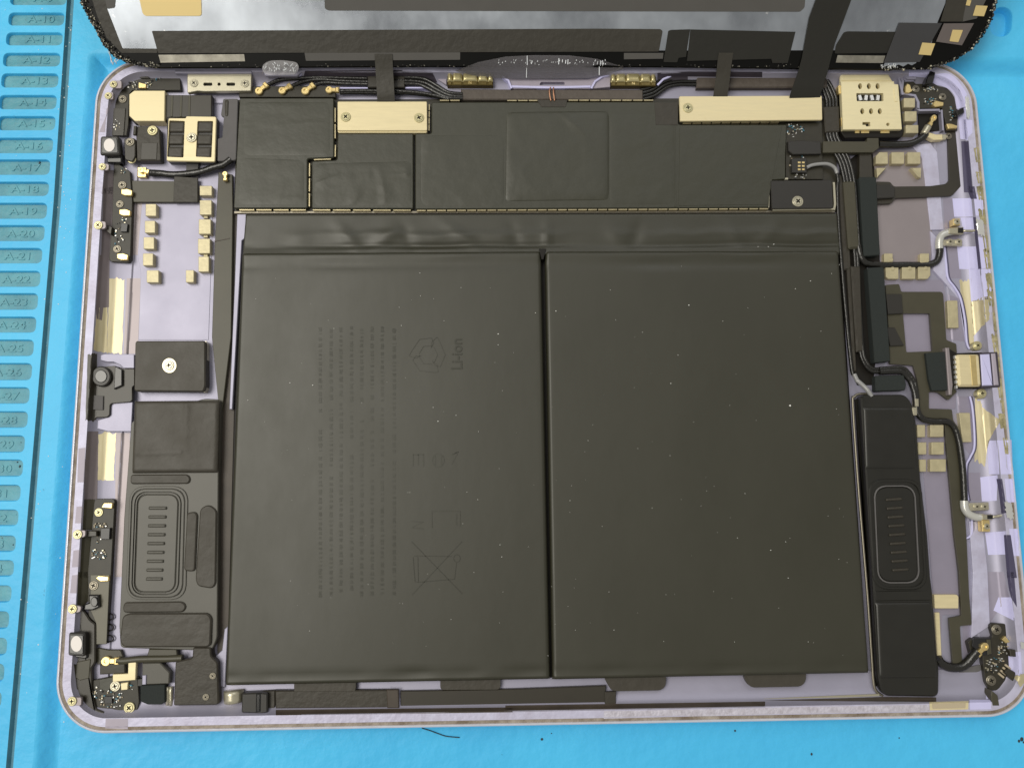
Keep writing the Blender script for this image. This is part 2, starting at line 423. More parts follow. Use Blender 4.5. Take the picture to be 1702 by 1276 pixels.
# ================================================================== silicone mat
ZT = 3.0
mat = empty('silicone_mat', (0, 0, -3)); tag(mat, 'blue silicone repair mat with numbered pockets, lying under the opened tablet', 'work mat')
def mm(pts, z): return px2(pts, z)
recess = mm([(146, 83), (1702, 94)], ZT); recess = [recess[0], (172, recess[1][1] - .4), (172, -150), mm([(44, 1370)], ZT)[0]]
recess[3] = (recess[3][0], -150)
recess = rounded(recess, 2.5)
gr_r = P('n', 127, -60, 101, 336, 75, 640, 49, 960, 16, 1340); gr_l = P('n', 115, -60, 89, 336, 64, 640, 37, 960, 4, 1340)
groove = mm(gr_r + gr_l[::-1], ZT)
POCK = [('A-9', 17, 111, -14, 9), ('A-10', 14, 107, 21, 43), ('A-11', 10, 104, 54, 76), ('A-12', 5, 100, 88, 111), ('A-13', 2, 97, 122, 146), ('A-14', -2, 94, 158, 182),
        ('A-15', -4, 92, 193, 217), ('A-16', -8, 88, 229, 255), ('A-17', -12, 83, 265, 291), ('A-18', -15, 81, 302, 326), ('A-19', -18, 78, 337, 364),
        ('A-20', -22, 74, 374, 401), ('A-21', -26, 70, 412, 438), ('A-22', -30, 67, 450, 477), ('A-23', -34, 63, 487, 515), ('A-24', -38, 60, 526, 553),
        ('A-25', -42, 56, 564, 592), ('A-26', -46, 53, 603, 632), ('A-27', -51, 49, 643, 671), ('A-28', -55, 46, 683, 711), ('A-29', -61, 41, 723, 752),
        ('A-30', -65, 38, 763, 792), ('A-31', -70, 34, 805, 833), ('A-32', -74, 30.5, 846, 874), ('A-33', -79, 26, 889, 917), ('A-34', -83, 23, 930, 958),
        ('A-35', -88, 19, 972, 1001), ('A-36', -93, 15, 1015, 1045), ('A-37', -98, 11.5, 1059, 1089), ('A-38', -103, 7, 1102, 1133), ('A-39', -108, 2.5, 1148, 1176)]
holes = [recess, clean(groove)]
pk = []
for t, x0, x1, y0, y1 in POCK:
    q = rounded(mm([(x0 + 1, y0), (x1 + 1, y0), (x1 - 1, y1), (x0 - 1, y1)], ZT), 1.4); q = clean(q)
    q = q if area2(q) > 0 else q[::-1]; pk.append(q); holes.append(q)
cyl = clean(rounded(mm(P('a4', 1495, 45, 1632, 45, 1622, 238, 1480, 238), ZT), 3.2)); holes.append(cyl)
holes = [h if area2(h) > 0 else h[::-1] for h in holes]
outer = [(-190, -150.2), (172.2, -150.2), (172.2, 200), (-190, 200)]
V = [Vector((*a, ZT)) for a in outer]; rings = [outer] + holes; F = []
for h in holes: V += [Vector((*a, ZT)) for a in h]
for t in tessellate_polygon([[Vector((a[0], a[1], 0)) for a in rg] for rg in rings]):
    t = list(t)
    if (V[t[1]] - V[t[0]]).cross(V[t[2]] - V[t[0]]).z < 0: t.reverse()
    F.append(tuple(t))
k = len(V); V += [Vector((*a, -3)) for a in outer]
F += [(i, k + i, k + (i + 1) % 4, (i + 1) % 4) for i in range(4)] + [(k + 3, k + 2, k + 1, k)]
build('mat_sheet', V, F, 'silicone', mat)
def dish(name, ring, slope, depth, mats, parent, zt=ZT, floor_slot=1, rnd_edge=.25):
    """sloping walls from ring at zt down to a floor"""
    n = len(ring); r1 = inset(ring, rnd_edge * .5); r2 = inset(ring, slope * .9); r3 = inset(ring, slope)
    V = [Vector((*a, zt)) for a in ring] + [Vector((*a, zt - rnd_edge)) for a in r1] + [Vector((*a, zt - depth + .15)) for a in r2] + [Vector((*a, zt - depth)) for a in r3]
    F = []; mi = []
    for l in range(3):
        for i in range(n):
            j = (i + 1) % n; F.append((l * n + j, l * n + i, (l + 1) * n + i, (l + 1) * n + j)); mi.append(0)
    for t in tessellate_polygon([[Vector((a[0], a[1], 0)) for a in r3]]):
        t = list(t); q = [3 * n + i for i in t]
        if (V[q[1]] - V[q[0]]).cross(V[q[2]] - V[q[0]]).z < 0: q.reverse()
        F.append(tuple(q)); mi.append(floor_slot)
    return build(name, V, F, mats, parent, mi=mi)
def soft_dish(name, ring, slope, depth, m, parent, k=9):
    n = len(ring); V, F = [], []
    for i in range(k + 1):
        t = i / k; V += [Vector((*a, ZT - depth * (3 * t * t - 2 * t ** 3))) for a in inset(ring, slope * t)]
    for l in range(k):
        for i in range(n): j = (i + 1) % n; F.append((l * n + j, l * n + i, (l + 1) * n + i, (l + 1) * n + j))
    for t in tessellate_polygon([[Vector((a[0], a[1], 0)) for a in inset(ring, slope)]]):
        q = [k * n + i for i in t]
        if (V[q[1]] - V[q[0]]).cross(V[q[2]] - V[q[0]]).z < 0: q.reverse()
        F.append(tuple(q))
    return build(name, V, F, m, parent, smooth=True, sharp=40)
soft_dish('work_tray', holes[0], 4.6, 3.0, 'silicone', mat)
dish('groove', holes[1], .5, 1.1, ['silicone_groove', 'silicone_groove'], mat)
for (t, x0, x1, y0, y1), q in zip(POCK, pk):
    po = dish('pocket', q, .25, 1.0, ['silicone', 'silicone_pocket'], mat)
    if x1 > 4:
        me = text_mesh(t, 3.1 * S, .12 * S); me.materials.append(MATS['silicone_pocket'])
        c = at(x0 + 55 * (x1 - x0) / 93, y0 + (y1 - y0) * .56, ZT - 1.0)
        o = link('embossed_number', me, c + Vector((0, 0, .05)), po, R_(-.5)); o.scale = (1.22, .92, 1)
dish('oval_pocket', holes[-1], .6, 2.2, ['silicone', 'silicone'], mat)

# ================================================================== tablet housing
tab = empty('tablet', (0, 0, 0)); tag(tab, 'opened lavender tablet lying on the blue mat, battery and circuit boards exposed', 'tablet')
TW, TH, TR = 247.6, 178.5, 13.05
PROF = [(.9, 0), (.25, .5), (0, 1.2), (0, 4.9), (.12, 5.2), (.45, 5.4), (.68, 5.4), (.76, 5.05), (1.5, 5.02), (1.57, 5.15), (3.6, 5.1), (3.7, 4.9), (4.1, 3.7), (5.2, 2.55), (7.2, 1.9), (11, 1.65), (11.35, 1.3)]
PM = ['rim_edge'] * 7 + ['rim_glue', 'rim_ledge', 'rim_ledge', 'anodised', 'anodised', 'anodised', 'anodised', 'anodised', 'anodised']
def rring(d, n=20):
    r = max(.6, TR - d); hw, hh = TW / 2 - d, TH / 2 - d; out = []
    for sx, sy, a0 in ((1, 1, 0), (-1, 1, 90), (-1, -1, 180), (1, -1, 270)):
        for i in range(n + 1):
            a = R_(a0 + 90 * i / n); out.append((sx * (hw - r) + r * math.cos(a), sy * (hh - r) + r * math.sin(a)))
    return out
V, F, mi = [], [], []; ms = list(dict.fromkeys(PM + ['anodised'])); n = 84
for d, z in PROF: V += [Vector((*a, z)) for a in rring(d)]
for l in range(len(PROF) - 1):
    for i in range(n):
        j = (i + 1) % n; F.append((l * n + i, l * n + j, (l + 1) * n + j, (l + 1) * n + i)); mi.append(ms.index(PM[l]))
F.append(tuple((len(PROF) - 1) * n + i for i in range(n))); mi.append(ms.index('anodised'))
F.append(tuple(range(n - 1, -1, -1))); mi.append(0)
housing = build('housing', V, F, ms, tab, smooth=True, mi=mi, sharp=38)
def sdf(x, y):
    qx, qy = abs(x) - (TW / 2 - TR), abs(y) - (TH / 2 - TR)
    return TR - (math.hypot(max(qx, 0), max(qy, 0)) + min(max(qx, qy), 0))
def rimz(x, y):
    d = sdf(x, y)
    for (d0, z0), (d1, z1) in zip(PROF[3:], PROF[4:]):
        if d <= d1: return z0 + (z1 - z0) * max(0, (d - d0)) / max(1e-6, d1 - d0)
    return 1.3
def onrim(px, py, off=.03):
    z = 3
    for _ in range(6): p = at(px, py, z); z = .4 * z + .6 * (rimz(p.x, p.y) + off)
    p = at(px, py, z); return Vector((p.x, p.y, rimz(p.x, p.y) + off))
def drape(name, quad, mat, parent=None, off=.035, nx=14, ny=20, jag=0., label=None, seed=0, kind=None):
    """thin skin laid over the stepped rim; quad in pixels TL TR BR BL"""
    V, F = [], []; q = [Vector(a) for a in quad]
    for j in range(ny + 1):
        t = j / ny; jl = jag * noise.noise((seed, t * 7, 1)); jr = jag * noise.noise((seed, t * 7, 5))
        for i in range(nx + 1):
            u = i / nx; u2 = u + jl * (1 - u) + jr * u; t2 = t + jag * noise.noise((seed, u * 5, 9 + round(t))) * (1 if t in (0, 1) else 0)
            p = q[0] * (1 - u2) * (1 - t2) + q[1] * u2 * (1 - t2) + q[2] * u2 * t2 + q[3] * (1 - u2) * t2
            V.append(onrim(p.x, p.y, off))
    for j in range(ny):
        for i in range(nx): a = j * (nx + 1) + i; F.append((a, a + nx + 1, a + nx + 2, a + 1))
    return tag(build(name, V, F, mat, parent or housing, smooth=True, sharp=40), label, kind=kind)
# laser-etched patches and bare metal on the rim
for q in (P('c1', 505, 445, 548, 440, 540, 662, 497, 662), P('c1', 492, 820, 535, 815, 530, 925, 482, 925), P('c1', 472, 1100, 520, 1095, 515, 1205, 462, 1208), P('d1', 468, 22, 512, 18, 506, 138, 456, 138),
          P('d1', 688, 955, 832, 955, 832, 1022, 684, 1016), P('a1', 745, 655, 700, 720, 690, 870, 652, 870)):
    drape('etched_patch', q, 'anodised_patch')
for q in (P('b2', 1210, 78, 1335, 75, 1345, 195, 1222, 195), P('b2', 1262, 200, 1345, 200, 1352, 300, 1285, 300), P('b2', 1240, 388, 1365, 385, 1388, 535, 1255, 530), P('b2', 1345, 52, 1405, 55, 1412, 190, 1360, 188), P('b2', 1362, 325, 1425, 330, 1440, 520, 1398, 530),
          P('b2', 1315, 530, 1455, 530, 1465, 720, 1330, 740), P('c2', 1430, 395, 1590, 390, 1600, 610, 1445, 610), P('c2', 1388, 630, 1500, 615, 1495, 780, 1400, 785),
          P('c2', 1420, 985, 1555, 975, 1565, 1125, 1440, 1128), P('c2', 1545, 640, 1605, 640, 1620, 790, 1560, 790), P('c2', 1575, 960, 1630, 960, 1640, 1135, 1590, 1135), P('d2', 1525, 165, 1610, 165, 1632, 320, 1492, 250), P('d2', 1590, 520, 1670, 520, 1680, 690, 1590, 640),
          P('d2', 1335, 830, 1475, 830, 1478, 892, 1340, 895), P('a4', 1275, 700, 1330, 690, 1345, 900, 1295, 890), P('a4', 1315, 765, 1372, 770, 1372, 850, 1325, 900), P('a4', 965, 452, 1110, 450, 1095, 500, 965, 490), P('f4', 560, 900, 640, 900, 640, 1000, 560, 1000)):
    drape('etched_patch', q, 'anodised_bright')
arc_o = P('f3', 590, 190, 760, 180, 880, 260, 985, 400, 1015, 480, 1000, 620); arc_i = P('f3', 560, 330, 680, 345, 790, 400, 850, 480, 865, 560, 880, 650)
ao = catmull([Vector((*a, 0)) for a in arc_o], 6); ai = catmull([Vector((*a, 0)) for a in arc_i], 6); V, F = [], []
for a, b in zip(ai, ao):
    for k in range(25): q = a.lerp(b, k / 24); V.append(onrim(q.x, q.y, .07))
for r in range(len(ai) - 1):
    for k in range(24): c = r * 25 + k; F.append((c, c + 25, c + 26, c + 1)[::-1])
build('etched_patch', V, F, 'anodised_bright', housing, smooth=True)
for q in (P('b1', 700, 590, 800, 595, 785, 1072, 690, 1072), P('b1', 622, 780, 692, 775, 690, 1072, 600, 1050), P('c1', 632, 345, 744, 345, 732, 652, 625, 650),
          P('b2', 1255, 610, 1330, 590, 1350, 1040, 1300, 1010), P('b2', 1330, 740, 1440, 700, 1450, 850, 1345, 960), P('c2', 1355, 110, 1400, 150, 1420, 560, 1352, 520), P('c2', 1400, 180, 1520, 265, 1440, 400, 1420, 560)):
    drape('bare_metal_patch', q, 'raw_metal', jag=.06, seed=q[0][0])
drape('shelf_strip', P('b1', 850, 110, 915, 110, 890, 440, 835, 440), 'anodised_dark', off=.03)
drape('shelf_strip', P('b1', 815, 590, 905, 590, 885, 1075, 795, 1075), 'anodised_dark', off=.03)
drape('shelf_strip', P('c1', 745, 345, 835, 345, 822, 1270, 735, 1270), 'anodised_dark', off=.03)
drape('antenna_window', P('b1', 640, 440, 705, 440, 700, 775, 615, 785), 'antenna_plastic', off=.045)
drape('antenna_window', P('b1', 615, 780, 665, 775, 655, 860, 622, 850), 'antenna_plastic', off=.05)
drape('antenna_window', P('c1', 545, 510, 630, 515, 625, 772, 540, 772), 'antenna_plastic', off=.05)
drape('antenna_window', P('c1', 562, 335, 632, 335, 630, 520, 548, 520), 'antenna_plastic', off=.045)
drape('antenna_window', P('c1', 540, 770, 612, 770, 600, 968, 530, 968), 'flex_olive', off=.05)
drape('antenna_window', P('c1', 525, 1010, 595, 1010, 575, 1276, 512, 1276), 'flex_olive', off=.05)
drape('antenna_window', P('d1', 508, 0, 575, 0, 575, 190, 500, 260), 'flex_olive', off=.05)
drape('antenna_window', P('b1', 665, 15, 735, 0, 712, 450, 650, 450), 'antenna_plastic', off=.04)
drape('antenna_window', P('a1', 690, 1120, 760, 1120, 745, 1276, 668, 1276), 'antenna_plastic', off=.04)
drape('antenna_window', P('d1', 480, 600, 600, 600, 590, 830, 500, 760), 'flex_black', off=.06)
rr = random.Random(3)
for i in range(15):            # dried glue along the far right rim
    y = 250 + i * 34 + rr.uniform(-8, 8); x = 1630 + (y - 250) * .0975 - 2; w = rr.uniform(6, 12); h = rr.uniform(18, 34)
    drape('glue_residue', [(x - w, y), (x - .5, y), (x + h * .09, y + h), (x - w * .8 + h * .09, y + h)], 'dirty_glue', off=.05, nx=4, ny=10, jag=.14, seed=i)
drape('worn_ledge', P('d4', 640, 905, 1683, 885, 1683, 925, 640, 955), 'rim_ledge_worn', off=.03, nx=30, ny=4)
drape('worn_ledge', P('d2', 0, 872, 1075, 852, 1075, 905, 0, 925), 'rim_ledge_worn', off=.03, nx=30, ny=4)
def lab(o, t): o['label'] = t; return o
o = drape('rating_label', P('d2', 1075, 845, 1330, 838, 1328, 893, 1078, 900), 'gold_plate', off=.06); drape('label_face', P('d2', 1092, 857, 1312, 851, 1310, 885, 1096, 890), 'ceramic', o, off=.09)
# floor steps beside the wall
prism('floor_step', P('f5', 740, 205, 905, 195, 960, 270, 1015, 930, 905, 930, 855, 500, 830, 320), 1.3, 1.75, 'rim_ledge', housing, c=.15)
prism('floor_step', P('b2', 1070, 285, 1160, 380, 1175, 590, 1270, 700, 1305, 1010, 1340, 1040, 1290, 1000, 1250, 720, 1165, 620, 1090, 540), 1.3, 1.9, 'rim_ledge', housing, c=.12)
prism('floor_step', P('d2', 1335, -330, 1420, -330, 1455, 0, 1470, 350, 1350, 430, 1360, 0), 1.3, 2.1, 'rim_ledge', housing, c=.1)
prism('floor_plate', P('b1', 912, 112, 1370, 112, 1340, 985, 890, 985, 905, 560, 885, 430), 1.3, 1.42, 'anodised', housing, c=.05)
prism('floor_plate', P('f5', 400, 265, 1055, 250, 1040, 525, 930, 570, 905, 1205, 480, 1210), 1.3, 1.42, 'anodised_dark', housing, c=.05)  # right-hand floor plates: fall-off of light put into their darker colours

prism('floor_plate', P('c2', 1000, 300, 1165, 300, 1200, 640, 1240, 1276) + P('d2', 1275, 150, 1285, 280, 1160, 280, 1140, 660, 1100, 150), 1.3, 1.42, 'anodised_shaded', housing, c=.05)
prism('floor_plate', P('b2', 735, 600, 1150, 600, 1170, 720, 1240, 990, 1240, 1276) + P('c2', 1230, 190, 985, 190, 960, 0, 800, 0), 1.3, 1.40, 'anodised_shaded', housing, c=.03)
for q in (P('b2', 1150, 75, 1212, 75, 1235, 280, 1160, 280), P('b2', 1175, 300, 1250, 300, 1270, 590, 1195, 590), P('b2', 1180, 690, 1250, 720, 1300, 1000, 1190, 980), P('c2', 1240, 110, 1345, 110, 1350, 520, 1270, 420), P('c2', 1290, 600, 1390, 600, 1400, 780, 1310, 780), P('d2', 1440, 0, 1560, 0, 1590, 160, 1470, 330), P('d2', 1290, 350, 1350, 345, 1340, 600, 1300, 600)):
    drape('shelf_shade', q, 'anodised_shaded', off=.025)  # dimmer light on the right shelf painted on as darker skins
drape('wall_band', P('d3', 150, 896, 1690, 880, 1690, 912, 150, 932), 'brown_dark', off=.05, nx=40, ny=5)
drape('wall_band', P('d4', 0, 868, 1690, 842, 1690, 878, 0, 910), 'brown_dark', off=.05, nx=40, ny=5)
drape('wall_band', P('d2', 0, 835, 760, 812, 1120, 815, 1120, 845), 'brown_dark', off=.05, nx=30, ny=5)

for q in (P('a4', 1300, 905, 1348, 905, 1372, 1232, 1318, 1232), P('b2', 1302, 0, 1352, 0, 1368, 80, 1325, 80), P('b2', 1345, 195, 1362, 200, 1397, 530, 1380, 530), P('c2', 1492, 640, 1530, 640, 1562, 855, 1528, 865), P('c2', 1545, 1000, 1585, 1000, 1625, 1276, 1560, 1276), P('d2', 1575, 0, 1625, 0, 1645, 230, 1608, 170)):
    drape('wall_strip', q, 'shade_purple', off=.055)  # dark reflection in the inner wall put in as coloured strips
drape('wall_strip', P('f6', 125, 230, 250, 215, 240, 1110, 95, 1110), 'flex_black', off=.07, jag=.05)
for q in (P('b2', 1158, 385, 1170, 500, 1182, 590, 1225, 650, 1262, 720, 1290, 860, 1302, 1000, 1320, 1045), P('c2', 1322, 110, 1340, 200, 1352, 420, 1325, 500, 1298, 560, 1300, 700, 1312, 780), P('c2', 1335, 900, 1335, 980, 1310, 1018, 1245, 1022)):
    a = [onrim(x, y, .35) for x, y in q]; V, F = tube_geo(a, .28, 8, 5); build('floor_seam_and_shade', V, F, 'anodised_bright', housing, smooth=True)
    a = [onrim(x + 2.2, y, .12) for x, y in q]; V, F = tube_geo(a, .3, 8, 5); build('floor_seam_and_shade', V, F, 'shade_purple', housing, smooth=True)  # shaded side of the seam drawn as a second, darker tube

# ================================================================== battery
bat = pillow('battery', [(395, 423), (1397, 420), (1444, 1117), (376, 1136)], 1.3, 1.9, .5, 'slot_dark', tab, nx=12, ny=12, drop=.4, label='black two-cell battery filling the middle of the tablet')
def cellfn(sd):
    def f(u, t, p):
        z = .05 * noise.noise((p.x * .03, p.y * .03, sd)) + .004 * noise.noise((p.x * .15, p.y * .15, sd))
        z += .20 * math.exp(-((t - .012 - .004 * noise.noise((p.x * .08, 1, sd))) / .007) ** 2) * (1 + 1.6 * noise.noise((p.x * .06, 3, sd)))
        z -= .20 * math.exp(-((t - .034) / .010) ** 2) * (1 + 1.5 * noise.noise((p.x * .05, 8, sd)))
        z -= .34 * math.exp(-((t - .982) / .009) ** 2) * (.6 + 1.3 * noise.noise((p.x * .10, 5, sd)))
        return z
    return f
cell1 = pillow('battery_cell', [(401, 419), (899.5, 416), (914.5, 1129), (373, 1140)], 1.4, 4.7, 1.1, 'battery_wrap', bat, nx=90, ny=120, drop=1.2, fn=cellfn(1), label='left battery cell with faint printed certification text')
cell2 = pillow('battery_cell', [(906, 416), (1395, 415), (1446.5, 1119), (918.5, 1130)], 1.4, 4.7, 1.1, 'battery_wrap', bat, nx=90, ny=120, drop=1.2, fn=cellfn(2), label='right battery cell, darker and without print')
def flapfn(sd):
    def f(u, t, p):
        n1 = noise.noise((p.x * .045, 2, sd)); n2 = noise.noise((p.x * .16, p.y * .12, sd)); n3 = noise.noise((p.x * .022, 6, sd))
        amp = .75 * max(0, .55 + 1.1 * n3 + .6 * n1); c1 = .50 + .10 * n1 + .05 * n2; c2 = .74 + .05 * n1
        z = .10 * noise.noise((p.x * .05, p.y * .15, sd)) + .07 * n2
        z += .55 * amp * math.exp(-((t - c1) / .10) ** 2) - .75 * amp * math.exp(-((t - c2) / .06) ** 2) + .35 * amp * math.exp(-((t - c2 - .10) / .05) ** 2)
        z += .55 * max(0, (t - .80) / .2)
        for cx, a, s, k in ((.17, .55, .010, .05), (.24, .7, .014, -.06), (.27, -.5, .008, .03), (.45, -.4, .008, .02), (.36, .5, .012, .08), (.09, .3, .016, .0), (.62, .4, .012, .03), (.655, -.4, .008, -.02), (.82, .35, .010, .04), (.88, .4, .012, -.05), (.505, .5, .005, .0), (.72, .3, .018, .05)):
            z += .7 * a * math.exp(-((u - cx - k * (t - .5)) / (s * 1.25)) ** 2) * math.exp(-((t - .55) / .32) ** 2)
        return z
    return f
flap = pillow('wrap_flap', [(408, 355.5), (1392, 354), (1397, 423), (402, 427)], 1.5, 3.9, .7, 'battery_wrap', bat, nx=170, ny=34, drop=.5, fn=flapfn(4))
fs = prism('flap_slit', P('e3', 52, 273, 90, 273, 76, 330, 66, 330), 3.0, 4.75, 'slot_dark', bat, c=.02)
for q in (P('d3', 268, 670, 672, 670, 672, 770, 640, 808, 270, 808), P('d3', 1220, 670, 1612, 665, 1612, 766, 1220, 768), P('d4', 640, 670, 1045, 660, 1045, 740, 1015, 770, 720, 776, 690, 770, 655, 715),
          P('d4', 1555, 655, 1555, 690, 1580, 735, 1610, 752) + P('d2', 240, 745, 272, 715, 275, 640)):
    prism('wrap_tab', q, 1.75, 3.3 + rnd.uniform(0, .1), 'black_tape_soft', bat, r=6)
# printing on the left cell
PZ = 4.79
def mark(name, lines, w, mat='battery_print', closed=False, parent=None, z=PZ):
    return multi(name, [ribbon_geo(px2(l, z), w, z - .16, z, closed=closed) for l in lines], mat, parent or cell1, kind='stuff')
mark('bin_symbol', [P('e1', 472, 1195, 684, 968), P('e1', 470, 970, 684, 1190), P('e1', 498, 1142, 652, 1128, 660, 1060), P('e1', 480, 1030, 640, 1032), P('e1', 476, 1035, 484, 1140, 498, 1142, 496, 1034)], .16)
mark('bin_wheel', [oval('e1', 662, 1040, 14, 16, 14)], .14, closed=True)
L3 = []
def hexp(r, a): return (540 + r * .86 * math.cos(R_(a)), 178 - r * .92 * math.sin(R_(a)))
for a in (90, 210, 330):
    for A in ([(80, -12), (84, 30), (84, 78)], [(46, -20), (46, 30), (46, 84)], [(80, -12), (60, -26), (34, -22)], [(84, 78), (94, 92), (62, 104), (40, 94)]):
        L3.append(P('e1', *[v for r, d in A for v in hexp(r, a + d)]))
mark('recycling_symbol', L3, .12, 'battery_print_faint')
me = text_mesh('Li-ion', 4.2 * S); me.materials.append(MATS['battery_print'])
o = link('lettering', me, at(760, 588, PZ + .06), cell1, R_(90.5)); o.scale = (.9, 1.0, 1)
mark('approval_mark', [oval('e1', 583, 625, 25, 29, 18)], .16, 'battery_print_faint', closed=True)
mark('approval_mark', [P('e1', 476, 600, 476, 650), P('e1', 476, 600, 520, 600), P('e1', 498, 600, 498, 645), P('e1', 520, 600, 520, 652), P('e1', 570, 605, 570, 645), P('e1', 596, 605, 596, 645), P('e1', 640, 600, 668, 588, 640, 640)], .3, 'battery_print_faint')
mark('approval_mark', [P('e1', 556, 910, 556, 840, 676, 840, 676, 905), P('e1', 470, 885, 520, 885, 470, 910, 520, 915), P('e1', 660, 850, 660, 900)], .25, 'battery_print_faint')
items = []; rr = random.Random(11)
for X in (82, 128, 170, 215, 258, 302, 345, 396):
    y = 60 + rr.uniform(-4, 10)
    while y < 1190:
        l = rr.uniform(8, 30)
        if 330 < y < 700 and rr.random() < .25: y += l; continue
        for k in range(int(l / 5)):
            yy = y + k * 5; a = px2(P('e1', X - rr.uniform(5, 8), yy, X + rr.uniform(4, 8), yy + rr.uniform(-1, 1)), PZ)
            items.append((*ribbon_geo(a, rr.uniform(.14, .24), PZ - .16, PZ), 'battery_print_faint' if (280 < y < 780 or rr.random() < .45) else 'battery_print'))
        y += l + rr.uniform(3, 9)
multi('fine_print', items, 'battery_print', cell1)

# ================================================================== logic board
board = prism('logic_board', [(392, 166), (1366, 163), (1390, 172), (1391, 352), (390, 353)], 1.4, 2.3, 'pcb', tab, c=.05, label='main circuit board wrapped in black shielding tape along the top')
def fence(segs, z0, z1):
    items = []
    for x0, y0, x1, y1, st in segs:
        nn = max(1, int(math.hypot(x1 - x0, y1 - y0) / st))
        for i in range(nn):
            a = (x0 + (x1 - x0) * (i + .06) / nn, y0 + (y1 - y0) * (i + .06) / nn); b = (x0 + (x1 - x0) * (i + .93) / nn, y0 + (y1 - y0) * (i + .93) / nn)
            items.append(ribbon_geo([at(*a, z1).xy, at(*b, z1).xy], .26, z0, z1))
    return items
multi('shield_fence', fence([(396, 348.8, 510, 349, 27), (518, 349, 685, 349.5, 28), (692, 350, 1278, 347, 16.4), (514.5, 270, 514, 345, 24), (520, 265.5, 552, 264.5, 30), (557.5, 240, 557, 262, 24), (557, 178, 557, 232, 26), (713.5, 173, 713, 218, 11),
                             (730, 167, 765, 167, 12), (842, 167.2, 896, 167.2, 17), (944, 166.8, 1087, 166.8, 16), (565, 219, 705, 219, 30), (1134, 205.2, 1296, 203, 16)], 2.3, 3.62), 'tin_fence', board)
prism('board_edge', [(389, 351), (1388, 349.5), (1388, 353.5), (389, 355)], 1.4, 2.7, 'steel_dark', board, c=.1)
def shield(name, pts, z, mat='board_wrap', c=.25, label=None): return prism(name, pts, 2.3, z, mat, board, c=c, r=3, label=label)
sh1 = shield('shield_cover', [(398, 163), (555, 163), (555, 262), (511, 264), (511, 346), (388, 346.5)], 3.9)
sh2 = shield('shield_cover', [(561, 222), (687, 222), (687, 347), (518, 347), (518, 268), (560, 266)], 3.8)
sh3 = shield('shield_cover', [(690, 222), (717, 222), (717, 170), (1127, 169), (1128, 207), (1308, 207), (1306, 262), (1306, 298), (1280, 300), (1278, 345), (690, 348)], 3.85)
def wr(sd, a=.06, f=.12):
    def g(u, t, p):
        z = a * noise.noise((p.x * f, p.y * f, sd)) + a * .6 * noise.noise((p.x * f * 2.6, p.y * f * 2.6, sd + 3))
        w = .4 * noise.noise((p.x * .05, p.y * .05, sd + 5))
        for q in range(2):
            m = noise.noise(((p.x * (1 if q else .55) + w * 9) * f * .5, (p.y * (.5 if q else 1) + w * 9) * f * .5, sd + 9 + q * 7))
            z += a * 2.0 * max(0, 1 - abs(m) * 9) ** 1.3 * max(0, .3 + noise.noise((p.x * .07, p.y * .07, sd + 20 + q)) * 1.8)
        return z
    return g
pillow('tape_bulge', [(842, 186), (1012, 184), (1012, 332), (840, 334)], 3.84, 4.15, 3.2, 'board_wrap', sh3, nx=60, ny=56, fn=wr(3, .07, .10), rpow=2.6, label='square bulge of tape over the processor')
pillow('tape_bulge', [(1014, 190), (1120, 190), (1120, 340), (1014, 340)], 3.84, 3.9, 2.5, 'board_wrap', sh3, nx=30, ny=40, fn=wr(5, .025))
pillow('tape_crease', [(700, 225), (838, 225), (838, 342), (700, 342)], 3.84, 3.92, 3, 'board_wrap', sh3, nx=50, ny=50, fn=wr(6, .035))
pillow('tape_crease', [(522, 272), (684, 268), (684, 342), (522, 342)], 3.79, 3.88, 2.5, 'board_wrap', sh2, nx=60, ny=40, fn=wr(8, .075, .13))
pillow('tape_crease', [(405, 170), (548, 170), (548, 258), (405, 258)], 3.89, 3.96, 2.5, 'board_wrap', sh1, nx=50, ny=40, fn=wr(2, .03, .08))
pillow('tape_crease', [(400, 262), (505, 266), (505, 340), (396, 340)], 3.89, 3.95, 2.5, 'board_wrap', sh1, nx=40, ny=30, fn=wr(4, .025))
prism('tape_seam', [(1120.5, 209), (1123, 209), (1124, 344), (1121.5, 344)], 3.6, 3.93, 'board_wrap', sh3, c=.05)
prism('tape_patch', [(1088, 170), (1127, 170), (1127, 208), (1090, 208)], 3.6, 3.97, 'black_tape', sh3, c=.05)
prism('tape_patch', [(1130, 209), (1300, 209), (1276, 340), (1128, 342)], 3.6, 3.93, 'board_wrap', sh3, c=.05)
prism('tape_patch', [(893, 166.5), (943, 166.5), (940, 178), (900, 178)], 3.6, 3.98, 'black_tape', sh3, c=.05)
# connector covers
cc = prism('connector_cover', P('a2', 558, 668, 1146, 668, 1148, 860, 558, 860), 3.9, 4.6, 'gold_plate', tab, c=.12, r=2, label='gold connector cover with a screw at either end')
screw(P('a2', 613, 772)[0], 4.55, 8.3, 'g', cc); screw(P('a2', 1095, 778)[0], 4.55, 8.3, 'g', cc)
prism('cover_lip', P('a2', 558, 862, 1148, 862, 1142, 874, 565, 874), 2.5, 4.1, 'gold_plate', cc, c=.05)
cc2 = prism('connector_cover', P('n', 1129, 160, 1366, 159, 1367, 199.5, 1130.5, 201.5), 3.95, 4.65, 'gold_plate', tab, c=.12, r=2, label='long gold connector cover with one screw')
screw(P('a3', 1200, 712)[0], 4.6, 8.3, 'g', cc2)
br = prism('battery_connector_bracket', [(1281, 300), (1383, 299), (1385, 346), (1283, 347)], 2.3, 4.2, 'plastic_black', tab, c=.15, r=3)
screw(P('b2', 215, 97)[0], 4.18, 9.2, 's', br)
